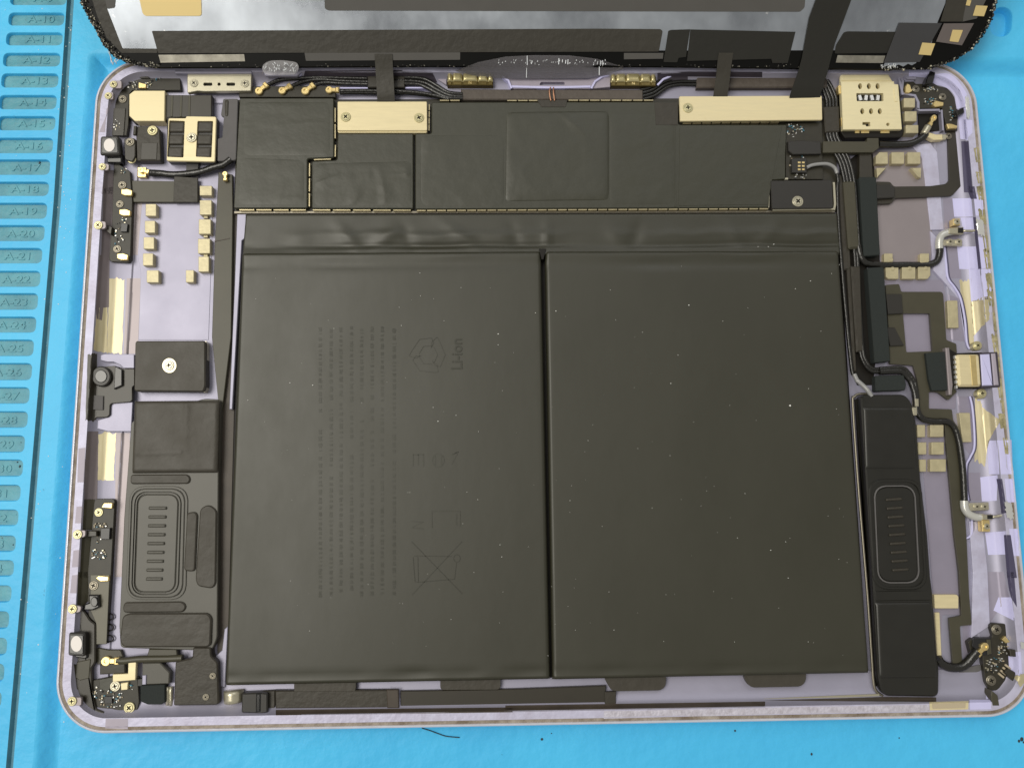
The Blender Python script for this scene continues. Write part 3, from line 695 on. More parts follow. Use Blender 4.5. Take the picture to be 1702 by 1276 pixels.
multi('bracket_edge', [ribbon_geo(px2([(1277, 345), (1278, 306), (1283, 298), (1310, 297)], 3.6), .5, 2.3, 3.6), ribbon_geo(px2([(1386, 303), (1388, 340), (1386, 349)], 3.0), .6, 1.6, 3.0), ribbon_geo(px2([(1284, 349), (1386, 347.5)], 3.6), .4, 2.3, 3.6)], 'steel', br, kind=None)
prism('board_zone', [(1306, 206), (1366, 204), (1368, 298), (1306, 298)], 2.2, 3.0, 'pcb', board, c=.05)
chips('components', [('a4', 185, 795, 250, 890, 26), ('a4', 250, 800, 295, 860, 12), ('a4', 235, 1112, 310, 1150, 12), ('a4', 200, 1000, 220, 1090, 8), ('a4', 260, 998, 300, 1014, 5)], 3.0, board, 21)
prism('board_connector', P('a4', 215, 1015, 310, 1012, 312, 1105, 218, 1105), 2.6, 4.0, 'plastic_black', board, c=.1)
multi('connector_contacts', [(*prism_geo(P('a4', 255 + 26 * (i % 2), 1035 + 22 * (i // 2), 272 + 26 * (i % 2), 1035 + 22 * (i // 2), 272 + 26 * (i % 2), 1046 + 22 * (i // 2), 255 + 26 * (i % 2), 1046 + 22 * (i // 2)), 3.9, 4.08, .02),) for i in range(6)], 'gold', board)
prism('board_connector', P('a4', 192, 905, 250, 900, 400, 905, 405, 985, 225, 988, 195, 965), 2.6, 4.1, 'plastic_black', board, c=.15)

# ================================================================== contact pads (spring foam blocks)
def pad(fr, *c, z=3.4, r=1, mat='gold_pad'): return prism('contact_pad', P(fr, *c), 1.3, z, mat, tab, c=.12, r=r)
def padr(fr, x0, y0, x1, y1, **k): return pad(fr, x0, y0, x1, y0, x1, y1, x0, y1, **k)
for q in ((935, 112, 1004, 190), (930, 220, 997, 298), (922, 325, 991, 402), (918, 430, 984, 508), (942, 538, 1020, 617), (1283, -5, 1362, 58), (1283, 88, 1360, 182), (1277, 210, 1355, 306), (1272, 335, 1350, 430), (1275, 450, 1343, 548), (1194, 537, 1246, 616)): padr('b1', *q, z=3.2)
for i, y in enumerate((182, 306, 430)): prism('pad_link', P('b1', 1308, y + 2, 1335, y + 2, 1335, y + 22, 1308, y + 22), 1.3, 2.2, 'gold_pad', tab)
for q in ((180, 502, 328, 628), (192, 678, 350, 812), (206, 860, 372, 968)): padr('f3', *q, z=3.9)
pad('f5', 438, 370, 440, 300, 470, 270, 540, 270, 543, 370, z=2.9); padr('f5', 573, 270, 680, 370, z=2.9); padr('f5', 708, 270, 818, 370, z=2.9)
pad('f5', 445, 403, 530, 403, 452, 486, z=2.9); pad('f5', 735, 403, 824, 403, 822, 490, 800, 480, z=2.9)
for q in ((772, 430, 828, 486), (1005, 430, 1062, 492)): padr('b2', *q, z=2.8)
pad('b2', 782, 520, 865, 520, 866, 594, 800, 594, 784, 580, z=2.8); padr('b2', 888, 518, 974, 594, z=2.8); pad('b2', 992, 516, 1069, 516, 1071, 570, 1052, 594, 992, 594, z=2.8)
pad('b2', 1178, 732, 1244, 732, 1252, 908, 1186, 908, z=2.7); pad('c2', 1255, 216, 1324, 216, 1336, 404, 1276, 404, z=2.7)
for q in ((985, 293, 1036, 372), (990, 405, 1044, 483), (998, 515, 1042, 594), (1070, 293, 1155, 371), (1078, 404, 1157, 484), (1070, 513, 1170, 594)): padr('c2', *q, z=3.0)
pad('d2', 1108, 148, 1255, 148, 1266, 160, 1266, 238, 1112, 238, z=2.6, mat='gold_plate'); pad('d2', 1112, 264, 1143, 264, 1156, 545, 1128, 545, z=1.9, mat='gold_plate')
solder = [(*prism_geo(rounded(oval('b2', x, y, 15, 13, 10), 0), 2.7, 2.98, .15),) for x, y in ((818, 470), (1048, 476), (828, 528), (938, 525), (1042, 525))]
multi('solder_dabs', solder, 'gold_pad', tab)

# ================================================================== top left corner: camera, flash, antenna board
pcb1 = prism('corner_board', P('f2', 300, 470, 330, 400, 420, 300, 560, 235, 760, 215, 1190, 225, 1196, 400, 560, 400, 515, 450, 505, 850, 480, 1000, 205, 1000, 215, 660, 290, 580), 1.4, 3.2, 'pcb', tab, c=.1, label='dark antenna board curving round the corner beside the gold sticker')
prism('corner_flex', P('f2', 600, 130, 715, 130, 730, 180, 790, 240, 660, 240, 610, 180), 3.0, 3.6, 'flex_black', tab, c=.05, r=1)
chips('components', [('f2', 500, 280, 620, 400, 16), ('f2', 740, 260, 830, 370, 12), ('f2', 870, 235, 930, 275, 6), ('f2', 290, 740, 400, 940, 16)], 3.2, pcb1, 5)
prism('gold_contact', P('f2', 640, 295, 740, 320, 735, 370, 640, 370), 3.2, 3.9, 'gold', pcb1, c=.08)
prism('board_strip', P('f2', 290, 640, 465, 640, 440, 1000, 205, 1000, 215, 665), 3.2, 3.45, 'flex_black', pcb1, c=.05)
gs = prism('sticker_block', P('a1', 850, 622, 882, 597, 1084, 597, 1081, 797, 886, 797, 850, 762), 1.4, 4.4, 'gold_plate', tab, c=.1, label='square gold plate with two cut corners near the camera')
prism('block_base', P('a1', 846, 625, 880, 600, 1085, 600, 1085, 812, 884, 812, 846, 770), 1.4, 3.0, 'slot_dark', gs, c=.05)
fx = prism('camera_flex', P('a1', 1086, 625, 1392, 625, 1392, 772, 1105, 775, 1090, 800), 1.4, 3.6, 'flex_black', tab, c=.2)
for x in (1125, 1185, 1240): prism('flex_ridge', P('a1', x, 628, x + 14, 628, x + 10, 768, x - 4, 768), 3.5, 3.72, 'flex_olive', fx, c=.06)
cm = prism('camera_module', P('a1', 1098, 770, 1222, 778, 1222, 765, 1422, 765, 1418, 1063, 1096, 1058), 1.4, 4.0, 'plastic_black', tab, c=.2, r=2, label='rear camera under a gold frame with six black windows')
prism('camera_frame', P('a1', 1108, 778, 1222, 778, 1225, 765, 1422, 768, 1413, 1064, 1095, 1058), 4.0, 4.7, 'gold_plate', cm, c=.12, r=2.5, holes=[(P('a1', 1113, 793, 1216, 797, 1207, 1037, 1100, 1033), 1.5), (P('a1', 1299, 797, 1402, 797, 1391, 1036, 1288, 1032), 1.5)])
for (xa, xb) in ((1113, 1215), (1299, 1401)):
    for k, (ya, yb) in enumerate(((797, 868), (882, 950), (964, 1035))):
        d = -5.5 * k; pillow('camera_window', P('a1', xa + d, ya, xb + d, ya, xb + d - 3, yb, xa + d - 3, yb), 4.0, 4.62, .6, 'black_tape_soft', cm, nx=10, ny=10)
screw(P('a1', 1262, 907)[0], 4.7, 8.6, 's', cm)
sb = prism('steel_bracket', P('a1', 1232, 490, 1655, 487, 1650, 598, 1345, 602, 1300, 598, 1232, 612), 3.4, 4.6, 'steel', tab, c=.12, r=1.5, label='steel bracket with two screws and slots at the top edge',
           holes=[(P('a1', 1338, 545, 1396, 545, 1396, 566, 1338, 566), 1.5), (P('a1', 1490, 545, 1546, 545, 1546, 566, 1490, 566), 1.5), (oval('a1', 1441, 555, 11, 11, 10), 0)])
prism('bracket_bed', P('a1', 1330, 535, 1555, 535, 1555, 575, 1330, 575), 3.2, 3.7, 'slot_dark', sb, c=.02)
screw(P('a1', 1277, 550)[0], 4.55, 7, 's', sb); screw(P('a1', 1612, 552)[0], 4.55, 7, 's', sb)
prism('steel_bar', P('a1', 1150, 462, 1655, 465, 1655, 480, 1150, 482), 4.2, 5.3, 'anodised', tab, c=.15)
fp = prism('foam_plate', P('a1', 1468, 650, 1565, 650, 1552, 1050, 1520, 1058, 1430, 1060, 1432, 912, 1462, 905, 1472, 768, 1452, 760), 3.0, 4.0, 'foam_grey', tab, c=.15, r=2)
pillow('foam_plate_step', P('a1', 1475, 655, 1505, 655, 1500, 765, 1478, 765), 3.9, 4.25, .8, 'black_tape_soft', fp, nx=10, ny=20)
mb = prism('antenna_block', P('a1', 888, 832, 1030, 832, 1050, 850, 1058, 1058, 900, 1058, 895, 900), 1.4, 3.7, 'black_tape', tab, c=.2, r=3)
prism('block_recess', P('a1', 930, 940, 1035, 940, 1030, 1050, 925, 1050), 3.6, 3.85, 'flex_black', mb, c=.1)
prism('block_rib', P('f2', 575, 870, 610, 870, 600, 990, 565, 990), 3.6, 4.3, 'black_tape', mb, c=.1)
screw(P('a1', 1005, 862)[0], 3.75, 8.6, 'g', mb)
mf = prism('switch_flex', P('a1', 815, 910, 890, 910, 890, 1030, 870, 1066, 820, 1050), 3.0, 4.1, 'flex_black', tab, c=.2, r=3)
screw(P('a1', 857, 937)[0], 4.1, 7.4, 'd', mf); screw(P('a1', 868, 1050)[0], 3.3, 7.4, 'g', mf); screw(P('a1', 808, 655)[0], 3.2, 7.0, 'd', pcb1)
def mic(fr, body, ovl, sides, label):
    m = prism('light_sensor', P(fr, *body), 3.6, 5.5, 'plastic_black', tab, c=.35, r=4, label=label)
    prism('sensor_foot', P(fr, *sides), 2.3, 4.2, 'plastic_gloss', m, c=.3, r=3)
    prism('sensor_frame', [(sum(x for x, y in P(fr, *body)) / 4 + (x - sum(a for a, b in P(fr, *body)) / 4) * .8, sum(y for x, y in P(fr, *body)) / 4 + (y - sum(b for a, b in P(fr, *body)) / 4) * .8) for x, y in P(fr, *body)], 5.4, 5.65, 'plastic_gloss', m, c=.1, r=3)
    prism('white_window', oval(fr, *ovl, 28), 5.6, 5.8, 'mic_white', m, c=.05)
mic('a1', (658, 895, 780, 893, 790, 1018, 656, 1022), (718, 955, 36, 43), (655, 1000, 800, 1000, 800, 1072, 690, 1072, 655, 1040), 'black square button with a white oval beside the camera corner')
mic('f1', (180, 375, 325, 378, 322, 590, 172, 580), (249, 476, 50, 70), (170, 380, 340, 370, 345, 600, 330, 610, 170, 590), 'black square button with a white oval at the lower left')
def rimscrew(fr, x, y, r, k='g', tail=None):
    a = P(fr, x, y)[0]; 
    if tail: prism('screw_tab', P(fr, *tail), 4.4, 5.2, 'anodised_dark', housing, c=.1, r=3)
    return screw(a, 5.25, r / FR[fr][2], k, housing)
rimscrew('a1', 747, 557, 25, tail=(747, 532, 800, 530, 800, 582, 747, 582)); rimscrew('a1', 713, 632, 24, tail=(713, 608, 745, 605, 745, 655, 713, 656)); rimscrew('a1', 674, 1098, 24, tail=(674, 1074, 718, 1080, 715, 1120, 674, 1122))
rimscrew('b1', 633, 250, 28, tail=(633, 222, 680, 225, 680, 270, 633, 276)); rimscrew('c1', 500, 997, 30, tail=(500, 970, 550, 970, 548, 1010, 500, 1026)); rimscrew('d1', 473, 240, 30, tail=(473, 212, 530, 225, 520, 262, 473, 268)); rimscrew('d1', 470, 840, 30, tail=(470, 815, 530, 815, 528, 870, 470, 868))
cx = tube('coax_cable', P('a1', 985, 1138, 1060, 1142, 1150, 1150, 1300, 1136, 1400, 1105, 1470, 1085, 1520, 1050), [2.8, 2.4, 2.4, 2.6, 3.2, 3.4, 3.6], .95, 'cable_black', tab)
plug(P('a1', 935, 1125)[0], P('a1', 990, 1140)[0], 2.6, cx); pg = plug(P('a1', 1485, 1150)[0], P('a1', 1488, 1196)[0], 3.0, tab)
prism('plug_base', P('a1', 905, 1100, 960, 1100, 960, 1165, 905, 1165), 1.6, 2.6, 'gold', cx, c=.1)
sf = prism('side_flex', P('n', 214, 300, 328, 302, 330, 334, 290, 336, 219, 336), 1.4, 2.5, 'flex_olive', tab, c=.1, r=3)
prism('flex_cover', P('a1', 1145, 1160, 1300, 1170, 1300, 1330, 1140, 1330), 2.4, 2.9, 'black_tape', sf, c=.1)
prism('flex_tab', P('a1', 1225, 1070, 1305, 1075, 1300, 1165, 1222, 1150), 1.6, 2.2, 'foam_grey', sf, c=.1)
lb = prism('antenna_board', P('n', 190, 268, 216, 285, 220, 335, 216.5, 432, 212, 436, 184, 435, 181, 430, 186, 375, 188, 300), 1.4, 3.0, 'pcb', tab, c=.12, r=2, label='narrow dark antenna board on the left edge above the clear floor')
chips('components', [('b1', 740, 200, 820, 370, 30), ('a1', 800, 1110, 840, 1160, 8)], 3.0, lb, 9)
prism('chip', P('b1', 780, 235, 820, 240, 815, 290, 775, 290), 3.0, 3.7, 'chip', lb, c=.05)
for x, y in ((812, 36), (800, 166), (785, 450)): prism('gold_contact', P('b1', x - 34, y - 18, x + 5, y - 22, x + 38, y - 10, x + 34, y + 22, x - 10, y + 22, x - 34, y + 12), 3.0, 3.8, 'gold', lb, c=.15, r=1)
screw(P('b1', 772, 115)[0], 3.0, 6.5, 'd', lb); screw(P('b1', 755, 403)[0], 3.0, 6.8, 'd', lb); screw(P('a1', 806, 1220)[0], 3.0, 7, 'd', lb)
prism('board_arm', P('b1', 665, 238, 720, 262, 712, 310, 668, 272), 3.0, 4.2, 'flex_black', lb, c=.1)

# ================================================================== trench and flat cable left of the battery
tr = prism('side_tape', P('n', 363, 286, 386, 290, 387, 345, 384, 560, 372, 660, 366, 700, 352, 560, 357, 400), 1.4, 2.6, 'flex_olive', tab, c=.15, label='olive black tape strip between contact pads and battery')
prism('tape_seam', P('b1', 1378, 350, 1476, 330, 1476, 336, 1378, 356), 2.5, 2.7, 'brown_dark', tr, c=.03)
prism('side_trench', P('n', 386, 356, 402, 356, 404, 560, 396, 1140, 366, 1140, 361, 1080, 370, 700, 378, 560), 1.3, 1.5, 'brown_dark', tab, c=.03)
prism('battery_rail', P('n', 394, 356, 409, 356, 409, 394, 402, 400, 386, 680, 381, 680, 390, 470), 1.3, 2.9, 'anodised', tab, c=.15)
prism('battery_rail', P('n', 373, 1045, 379, 1040, 374, 1142, 362, 1140, 356, 1092, 369, 1080), 1.3, 2.2, 'anodised', tab, c=.15)

# ================================================================== left edge, flash plate
ft = prism('flash_flex', P('f6', 130, 200, 200, 90, 225, 110, 170, 250, 230, 235, 270, 240, 240, 300, 260, 400, 480, 380, 600, 420, 745, 420, 745, 640, 715, 660, 715, 835, 690, 858, 440, 880, 420, 900, 415, 1030, 380, 1062, 240, 1065, 180, 1130, 130, 1215, 100, 1170, 85, 860, 110, 700), 2.3, 3.4, 'flex_black', tab, c=.12, r=1.5, label='black flex with a dark round lens on the left edge')
ln = prism('lens_ring', oval('f6', 300, 520, 130, 135, 28), 3.3, 4.4, 'plastic_black', ft, c=.3)
prism('lens', oval('f6', 300, 520, 80, 84, 24), 4.3, 4.6, 'lens_glass', ft, c=.15)
prism('lens_side', P('f6', 485, 380, 580, 430, 580, 640, 470, 690), 3.3, 4.2, 'plastic_gloss', ft, c=.2)
prism('flex_stiffener', P('f6', 205, 770, 330, 780, 325, 965, 195, 960), 3.3, 3.8, 'foam_grey', ft, c=.08)
prism('gasket', P('f6', 180, 270, 350, 225, 740, 230, 740, 412, 600, 412, 560, 370, 470, 330, 390, 330, 270, 300, 210, 310), 2.2, 2.9, 'anodised', tab, c=.1, r=1)
prism('gasket', P('f6', 440, 880, 720, 860, 700, 1250, 400, 1250, 200, 1200, 200, 1120, 400, 1060), 2.2, 2.7, 'anodised', tab, c=.1)
fl = prism('flash_plate', P('b1', 868, 992, 1318, 990, 1320, 1276, 1308, 1318, 860, 1314), 1.4, 4.5, 'black_tape_soft', tab, c=.3, r=4, label='black square plate with one screw at mid left')
multi('plate_edge', [ribbon_geo(px2(P('b1', 1318, 996, 1326, 1010, 1322, 1300, 1310, 1322), 3.2), .5, 1.4, 3.2)], 'steel', fl, kind=None)
sc_ = P('b1', 1088, 1150)[0]; prism('screw_collar', oval('n', *sc_, 12.5, 13), 4.4, 4.75, 'steel', fl, c=.15); screw(sc_, 4.7, 8.5, 's', fl)

# ================================================================== speakers
sp = prism('speaker', P('n', 218, 700, 340, 662, 367, 664, 363, 780, 361, 1060, 352, 1080, 320, 1080, 200, 1076, 198, 1040, 206, 860), 1.4, 3.6, 'speaker_grey', tab, c=.2, r=6, label='grey left speaker with ribbed oval diaphragm')
pillow('speaker_pad', P('c1', 858, 140, 1410, 135, 1396, 600, 842, 604), 3.5, 4.5, 1.2, 'black_tape_soft', sp, nx=50, ny=50, drop=.8, fn=lambda u, t, p: .09 * noise.noise((p.x * .09, p.y * .09, 2)) + .22 * math.exp(-((u - .62) / .04) ** 2) * (1 - t) + .15 * math.exp(-((t - .72) / .05) ** 2) * (u < .6), label='wrinkled square pad on the left speaker')
prism('speaker_step', P('c1', 838, 612, 1205, 610, 1225, 640, 1212, 672, 836, 674), 3.5, 4.1, 'black_tape_soft', sp, c=.3, r=5)
def rr_px(fr, x0, y0, x1, y1, sk=0): return P(fr, x0 + sk, y0, x1 + sk, y0, x1, y1, x0, y1)
def diaphragm(parent, q, q2, mat, ribs, rmat, ring='speaker_grey'):
    w = [q, q2]
    def lerp(t): return [(a[0] + (b[0] - a[0]) * t, a[1] + (b[1] - a[1]) * t) for a, b in zip(q, q2)]
    prism('diaphragm_surround', lerp(-.04), 3.5, 3.9, ring, parent, c=.15, r=24, holes=[(lerp(.22), 22)])
    prism('diaphragm_ring', lerp(.28), 3.5, 4.1, ring, parent, c=.25, r=22, holes=[(lerp(.62), 20)])
    prism('diaphragm_ring', lerp(.72), 3.5, 4.0, ring, parent, c=.15, r=19, holes=[(lerp(.9), 17)])
    prism('diaphragm', lerp(1.0), 3.4, 3.95, mat, parent, c=.3, r=16)
    for a, b in ribs:
        pa, pb = px2([a, b], 4.0); V, F = tube_geo([Vector((*pa, 3.93)), Vector((*((Vector(pa) + Vector(pb)) / 2), 3.97)), Vector((*pb, 3.93))], .42, 8, 4); build('diaphragm_rib', V, F, rmat, parent, smooth=True)
diaphragm(sp, P('n', 216, 808, 312, 808, 308, 996, 209, 996), P('n', 229, 821, 297, 821, 291, 984, 223, 984), 'speaker_grey', [((248 - i * .55, 844 + i * 14.7), (277 - i * .9, 844 + i * 14.7)) for i in range(9)], 'speaker_grey')
prism('speaker_tab', P('c1', 1200, 858, 1250, 850, 1268, 870, 1252, 1225, 1235, 1236, 1180, 1230), 3.5, 4.2, 'black_tape_soft', sp, c=.3, r=5)
prism('speaker_tab', P('c1', 1285, 830, 1340, 803, 1392, 840, 1385, 1320, 1360, 1345, 1270, 1330, 1255, 1290), 3.5, 4.1, 'black_tape_soft', sp, c=.3, r=6)
prism('speaker_step', P('d1', 810, 197, 1185, 192, 1212, 220, 1195, 263, 800, 266, 798, 225), 3.5, 4.1, 'black_tape_soft', sp, c=.3, r=6)
prism('speaker_pad', P('d1', 795, 290, 830, 270, 1350, 268, 1375, 300, 1368, 490, 800, 490, 776, 450), 3.5, 4.4, 'black_tape_soft', sp, c=.35, r=8)
rt = prism('speaker', P('c2', 622, 118, 645, 100, 905, 98, 950, 150, 982, 300, 1008, 640, 1052, 1000, 1072, 1276) + P('d2', 1100, 150, 1128, 560, 1140, 640, 1138, 790, 1120, 812, 795, 806, 768, 780, 748, 700, 706, 0), 1.4, 4.4, 'speaker_black', tab, c=.35, r=7, label='black right speaker with ribbed oval diaphragm')
multi('speaker_rail', [tube_geo(p3(P('c2', 690, 95, 610, 96, 580, 115, 570, 160, 600, 620, 640, 1100, 655, 1276) + P('d2', 680, 260, 700, 560, 712, 720, 730, 775, 770, 806), 2.6), .36, 8, 5)], 'steel_dark', rt, kind=None, smooth=True)
prism('speaker_gap', P('c2', 585, 130, 612, 120, 690, 1276, 660, 1276) + P('d2', 745, 780, 712, 740), 1.35, 1.9, 'slot_dark', rt, c=.05)
pillow('speaker_pad', P('c2', 640, 180, 955, 180, 985, 575, 655, 575), 4.3, 4.75, 1.0, 'speaker_black', rt, nx=20, ny=20, drop=.4)
diaphragm_q = P('c2', 668, 640, 1015, 640) + P('d2', 1068, 118, 715, 118); diaphragm_q2 = P('c2', 712, 690, 965, 688) + P('d2', 1008, 66, 748, 68)
def up(o, dz): 
    pass
def diaphragm2():
    def lerp(t): return [(a[0] + (b[0] - a[0]) * t, a[1] + (b[1] - a[1]) * t) for a, b in zip(diaphragm_q, diaphragm_q2)]
    prism('diaphragm_surround', lerp(0), 4.3, 4.75, 'speaker_black', rt, c=.3, r=24, holes=[(lerp(.35), 22)])
    prism('diaphragm_ring', lerp(.85), 4.3, 4.8, 'foam_grey', rt, c=.1, r=20, holes=[(lerp(1.0), 19)])
    prism('diaphragm', lerp(1.06), 4.2, 4.6, 'speaker_black', rt, c=.3, r=18)
    for i in range(9):
        a = (1270 + (782 + i * 5.2) / 3.8667, 630 + (775 + i * 56.5) / 3.8667); b = (1270 + (884 + i * 5.2) / 3.8667, 630 + (768 + i * 56.5) / 3.8667)
        pa, pb = px2([a, b], 4.6); V, F = tube_geo([Vector((*pa, 4.55)), Vector((*((Vector(pa) + Vector(pb)) / 2), 4.62)), Vector((*pb, 4.55))], .4, 8, 4); build('diaphragm_rib', V, F, 'black_tape', rt, smooth=True)
diaphragm2()
prism('speaker_step', P('d2', 722, 125, 1085, 120, 1090, 185, 728, 190), 4.3, 4.6, 'speaker_black', rt, c=.3, r=2)
pillow('speaker_pad', P('d2', 728, 200, 1096, 196, 1132, 690, 752, 692), 4.3, 4.8, 1.0, 'speaker_black', rt, nx=20, ny=20, drop=.45)

# ================================================================== lower left corner
lb2 = prism('antenna_board', P('c1', 605, 785, 620, 768, 725, 768, 738, 780, 712, 1276) + P('d1', 690, 470, 620, 472, 620, 330, 575, 290, 570, 0), 1.4, 2.9, 'pcb', tab, c=.12, r=2, label='dark antenna board beside the left speaker')
prism('board_shield', P('d1', 590, 20, 712, 20, 692, 468, 625, 470, 625, 330, 590, 250), 2.9, 3.1, 'shield_olive', lb2, c=.05)
for q in (P('c1', 650, 825, 668, 795, 722, 795, 718, 830), P('d1', 622, 40, 640, 25, 705, 30, 705, 60, 650, 62)): prism('gold_contact', q, 2.9, 3.8, 'gold', lb2, c=.12)
screw(P('c1', 637, 855)[0], 2.9, 7.2, 'g', lb2); screw(P('d1', 612, 88)[0], 3.0, 8, 'd', lb2)
chips('components', [('c1', 600, 920, 690, 950, 14), ('c1', 620, 1000, 650, 1050, 8), ('c1', 592, 1095, 685, 1155, 22)], 2.95, lb2, 4)
prism('chip', P('c1', 648, 958, 706, 955, 702, 1028, 645, 1028), 2.9, 3.8, 'chip', lb2, c=.08)
prism('board_arm', P('c1', 545, 972, 620, 975, 620, 1010, 545, 1012), 2.9, 4.2, 'flex_black', lb2, c=.15)
multi('antenna_foot', [(*prism_geo(P('d1', 575, 150, 640, 150, 645, 230, 600, 250, 530, 250, 540, 215, 580, 200), 2.9, 4.1, .3),), (*prism_geo(oval('d1', 612, 195, 24, 34, 14), 4.0, 4.5, .2),)], 'plastic_gloss', lb2, kind=None)
for i, y in enumerate((292, 362, 434)): multi('contact_loop', [tube_geo(p3(P('d1', 692, y - 22, 712, y - 23, 732, y - 14, 738, y, 732, y + 13, 712, y + 20, 690, y + 20), 1.9), .16, 6, 4)], 'slot_dark', tab, kind=None)
sh = prism('button_flex', P('f1', 180, 375, 260, 300, 250, 150, 300, 160, 370, 270, 415, 300, 415, 640, 380, 690, 385, 800, 380, 900, 420, 1050, 500, 1080, 490, 1140, 420, 1190, 420, 1130, 300, 1060, 275, 980, 260, 900, 215, 830, 225, 650, 170, 600), 2.3, 3.6, 'flex_black', tab, c=.25, r=3, label='dark flex along the lower left edge under the button')
prism('flex_ridge', P('f1', 235, 640, 375, 610, 360, 780, 280, 800, 232, 770), 3.5, 3.8, 'flex_olive', sh, c=.15)
bb = prism('corner_board', P('f1', 380, 800, 560, 765, 790, 770, 805, 990, 780, 1090, 700, 1085, 560, 1050, 430, 1040, 385, 960), 1.4, 2.9, 'pcb', tab, c=.12, r=2, label='small dark board with tiny parts at the lower left corner')
chips('components', [('f1', 390, 830, 435, 960, 18), ('f1', 455, 880, 660, 1035, 46), ('f1', 640, 820, 760, 880, 10)], 2.9, bb, 6)
prism('chip', P('f1', 500, 940, 565, 940, 565, 1000, 500, 1000), 2.9, 3.4, 'chip', bb, c=.05)
prism('shield_cover', P('f1', 450, 790, 560, 770, 620, 800, 560, 860, 520, 900, 455, 870), 2.9, 3.2, 'board_wrap', bb, c=.1)
prism('gold_contact', P('f1', 640, 825, 705, 815, 700, 880, 645, 885), 2.9, 3.7, 'gold_plate', bb, c=.1)
screw(P('f1', 595, 848)[0], 3.0, 8.6, 's', bb); screw(P('f1', 720, 1038)[0], 3.0, 9.2, 'g', bb)
ag = prism('antenna_strip', P('f1', 680, 612, 778, 612, 770, 795, 570, 812, 570, 745, 705, 740, 708, 640, 680, 640), 2.6, 3.6, 'gold_plate', tab, c=.1, label='pale gold L-shaped strip in the lower left corner')
prism('flex_block', P('f1', 455, 660, 675, 645, 678, 735, 455, 748), 1.4, 3.2, 'black_tape_soft', tab, c=.2)
prism('flex_pad', P('f1', 430, 510, 540, 530, 640, 530, 665, 600, 500, 650, 430, 660), 1.4, 2.4, 'flex_olive', tab, c=.15, r=2)
cb = tube('coax_cable', P('f1', 610, 622, 680, 625, 800, 612, 940, 608, 1080, 606, 1190, 600), [2.9, 2.9, 3, 3, 3, 3.2], .9, 'flex_olive', tab)
plug(P('f1', 520, 625)[0], P('f1', 640, 622)[0], 2.6, cb); prism('cable_tape', P('f1', 890, 520, 1135, 522, 1145, 600, 870, 595), 1.6, 3.1, 'flex_olive', cb, c=.2)
prism('antenna_housing', P('f1', 830, 645, 990, 640, 1075, 730, 1070, 830, 830, 840), 1.4, 3.3, 'speaker_grey', tab, c=.25, r=2)
prism('connector_block', P('f1', 815, 845, 1030, 838, 1030, 990, 1000, 1012, 880, 1012, 815, 985), 1.4, 3.7, 'black_foam', tab, c=.15, r=1)
prism('plastic_clip', P('f1', 832, 755, 866, 752, 864, 835, 830, 838), 1.6, 3.6, 'anodised', tab, c=.1)
prism('clip_base', P('f1', 790, 790, 835, 780, 835, 850, 790, 850), 1.4, 3.0, 'plastic_black', tab, c=.1)
mi_ = prism('microphone_bracket', P('d1', 1140, 585, 1250, 560, 1255, 490, 1370, 492, 1372, 545, 1415, 590, 1422, 860, 1400, 866, 1128, 870), 1.4, 4.2, 'black_tape', tab, c=.3, r=3, label='black bracket with two tiny screws at lower left')
screw(P('d1', 1385, 675)[0], 4.2, 5.5, 'd', mi_); screw(P('d1', 1340, 812)[0], 4.2, 5.5, 'd', mi_)
multi('steel_bars', [tube_geo(p3(P('d1', 1090, 745, 1092, 865), 2.2), .55, 8, 3), tube_geo(p3(P('d1', 1112, 745, 1112, 868), 2.2), .5, 8, 3)], 'steel', mi_, kind=None, smooth=True)
multi('steel_roll', [tube_geo(p3(P('d1', 1520, 768, 1522, 845), 2.6), 2.4, 14, 3), tube_geo(p3(P('d1', 1548, 768, 1550, 840), 2.4), 1.5, 12, 3)], 'steel', tab, kind=None, smooth=True)
bx = prism('hinge_block', P('d1', 1572, 790, 1690, 785, 1740, 790, 1740, 915, 1700, 922, 1570, 915), 1.4, 4.4, 'plastic_black', tab, c=.3, r=2)
prism('block_bead', P('d3', 20, 790, 52, 790, 50, 910, 18, 915), 4.2, 4.7, 'plastic_gloss', bx, c=.3)
prism('tape_strip', P('d3', 60, 775, 145, 770, 145, 905, 80, 915), 1.4, 3.0, 'black_tape', tab, c=.2)
st = prism('keyboard_contact_strip', P('d3', 145, 772, 945, 768, 950, 882, 148, 888), 1.4, 3.4, 'black_tape', tab, c=.25, label='long black strip along the bottom edge of the tablet')
prism('strip_cap', P('d3', 870, 765, 948, 765, 952, 885, 875, 885), 3.3, 3.7, 'brown_dark', st, c=.2)
st2 = prism('keyboard_contact_strip', P('d3', 962, 775, 1690, 762) + P('d4', 655, 740, 650, 852) + P('d3', 1690, 868, 962, 882), 1.4, 3.0, 'flex_black', tab, c=.15)
prism('strip_cap', P('d4', 645, 780, 720, 778, 720, 885, 648, 888), 2.5, 3.4, 'black_tape', st2, c=.15)
multi('strip_edge', [ribbon_geo(px2(P('d3', 960, 890, 1690, 875) + P('d4', 640, 857), 2.9), .5, 1.6, 2.9), ribbon_geo(px2(P('d4', 725, 862, 1690, 838), 2.9), .5, 1.6, 2.9), ribbon_geo(px2(P('d2', 0, 830, 750, 800), 2.9), .5, 1.6, 2.9)], 'steel', tab, kind=None)

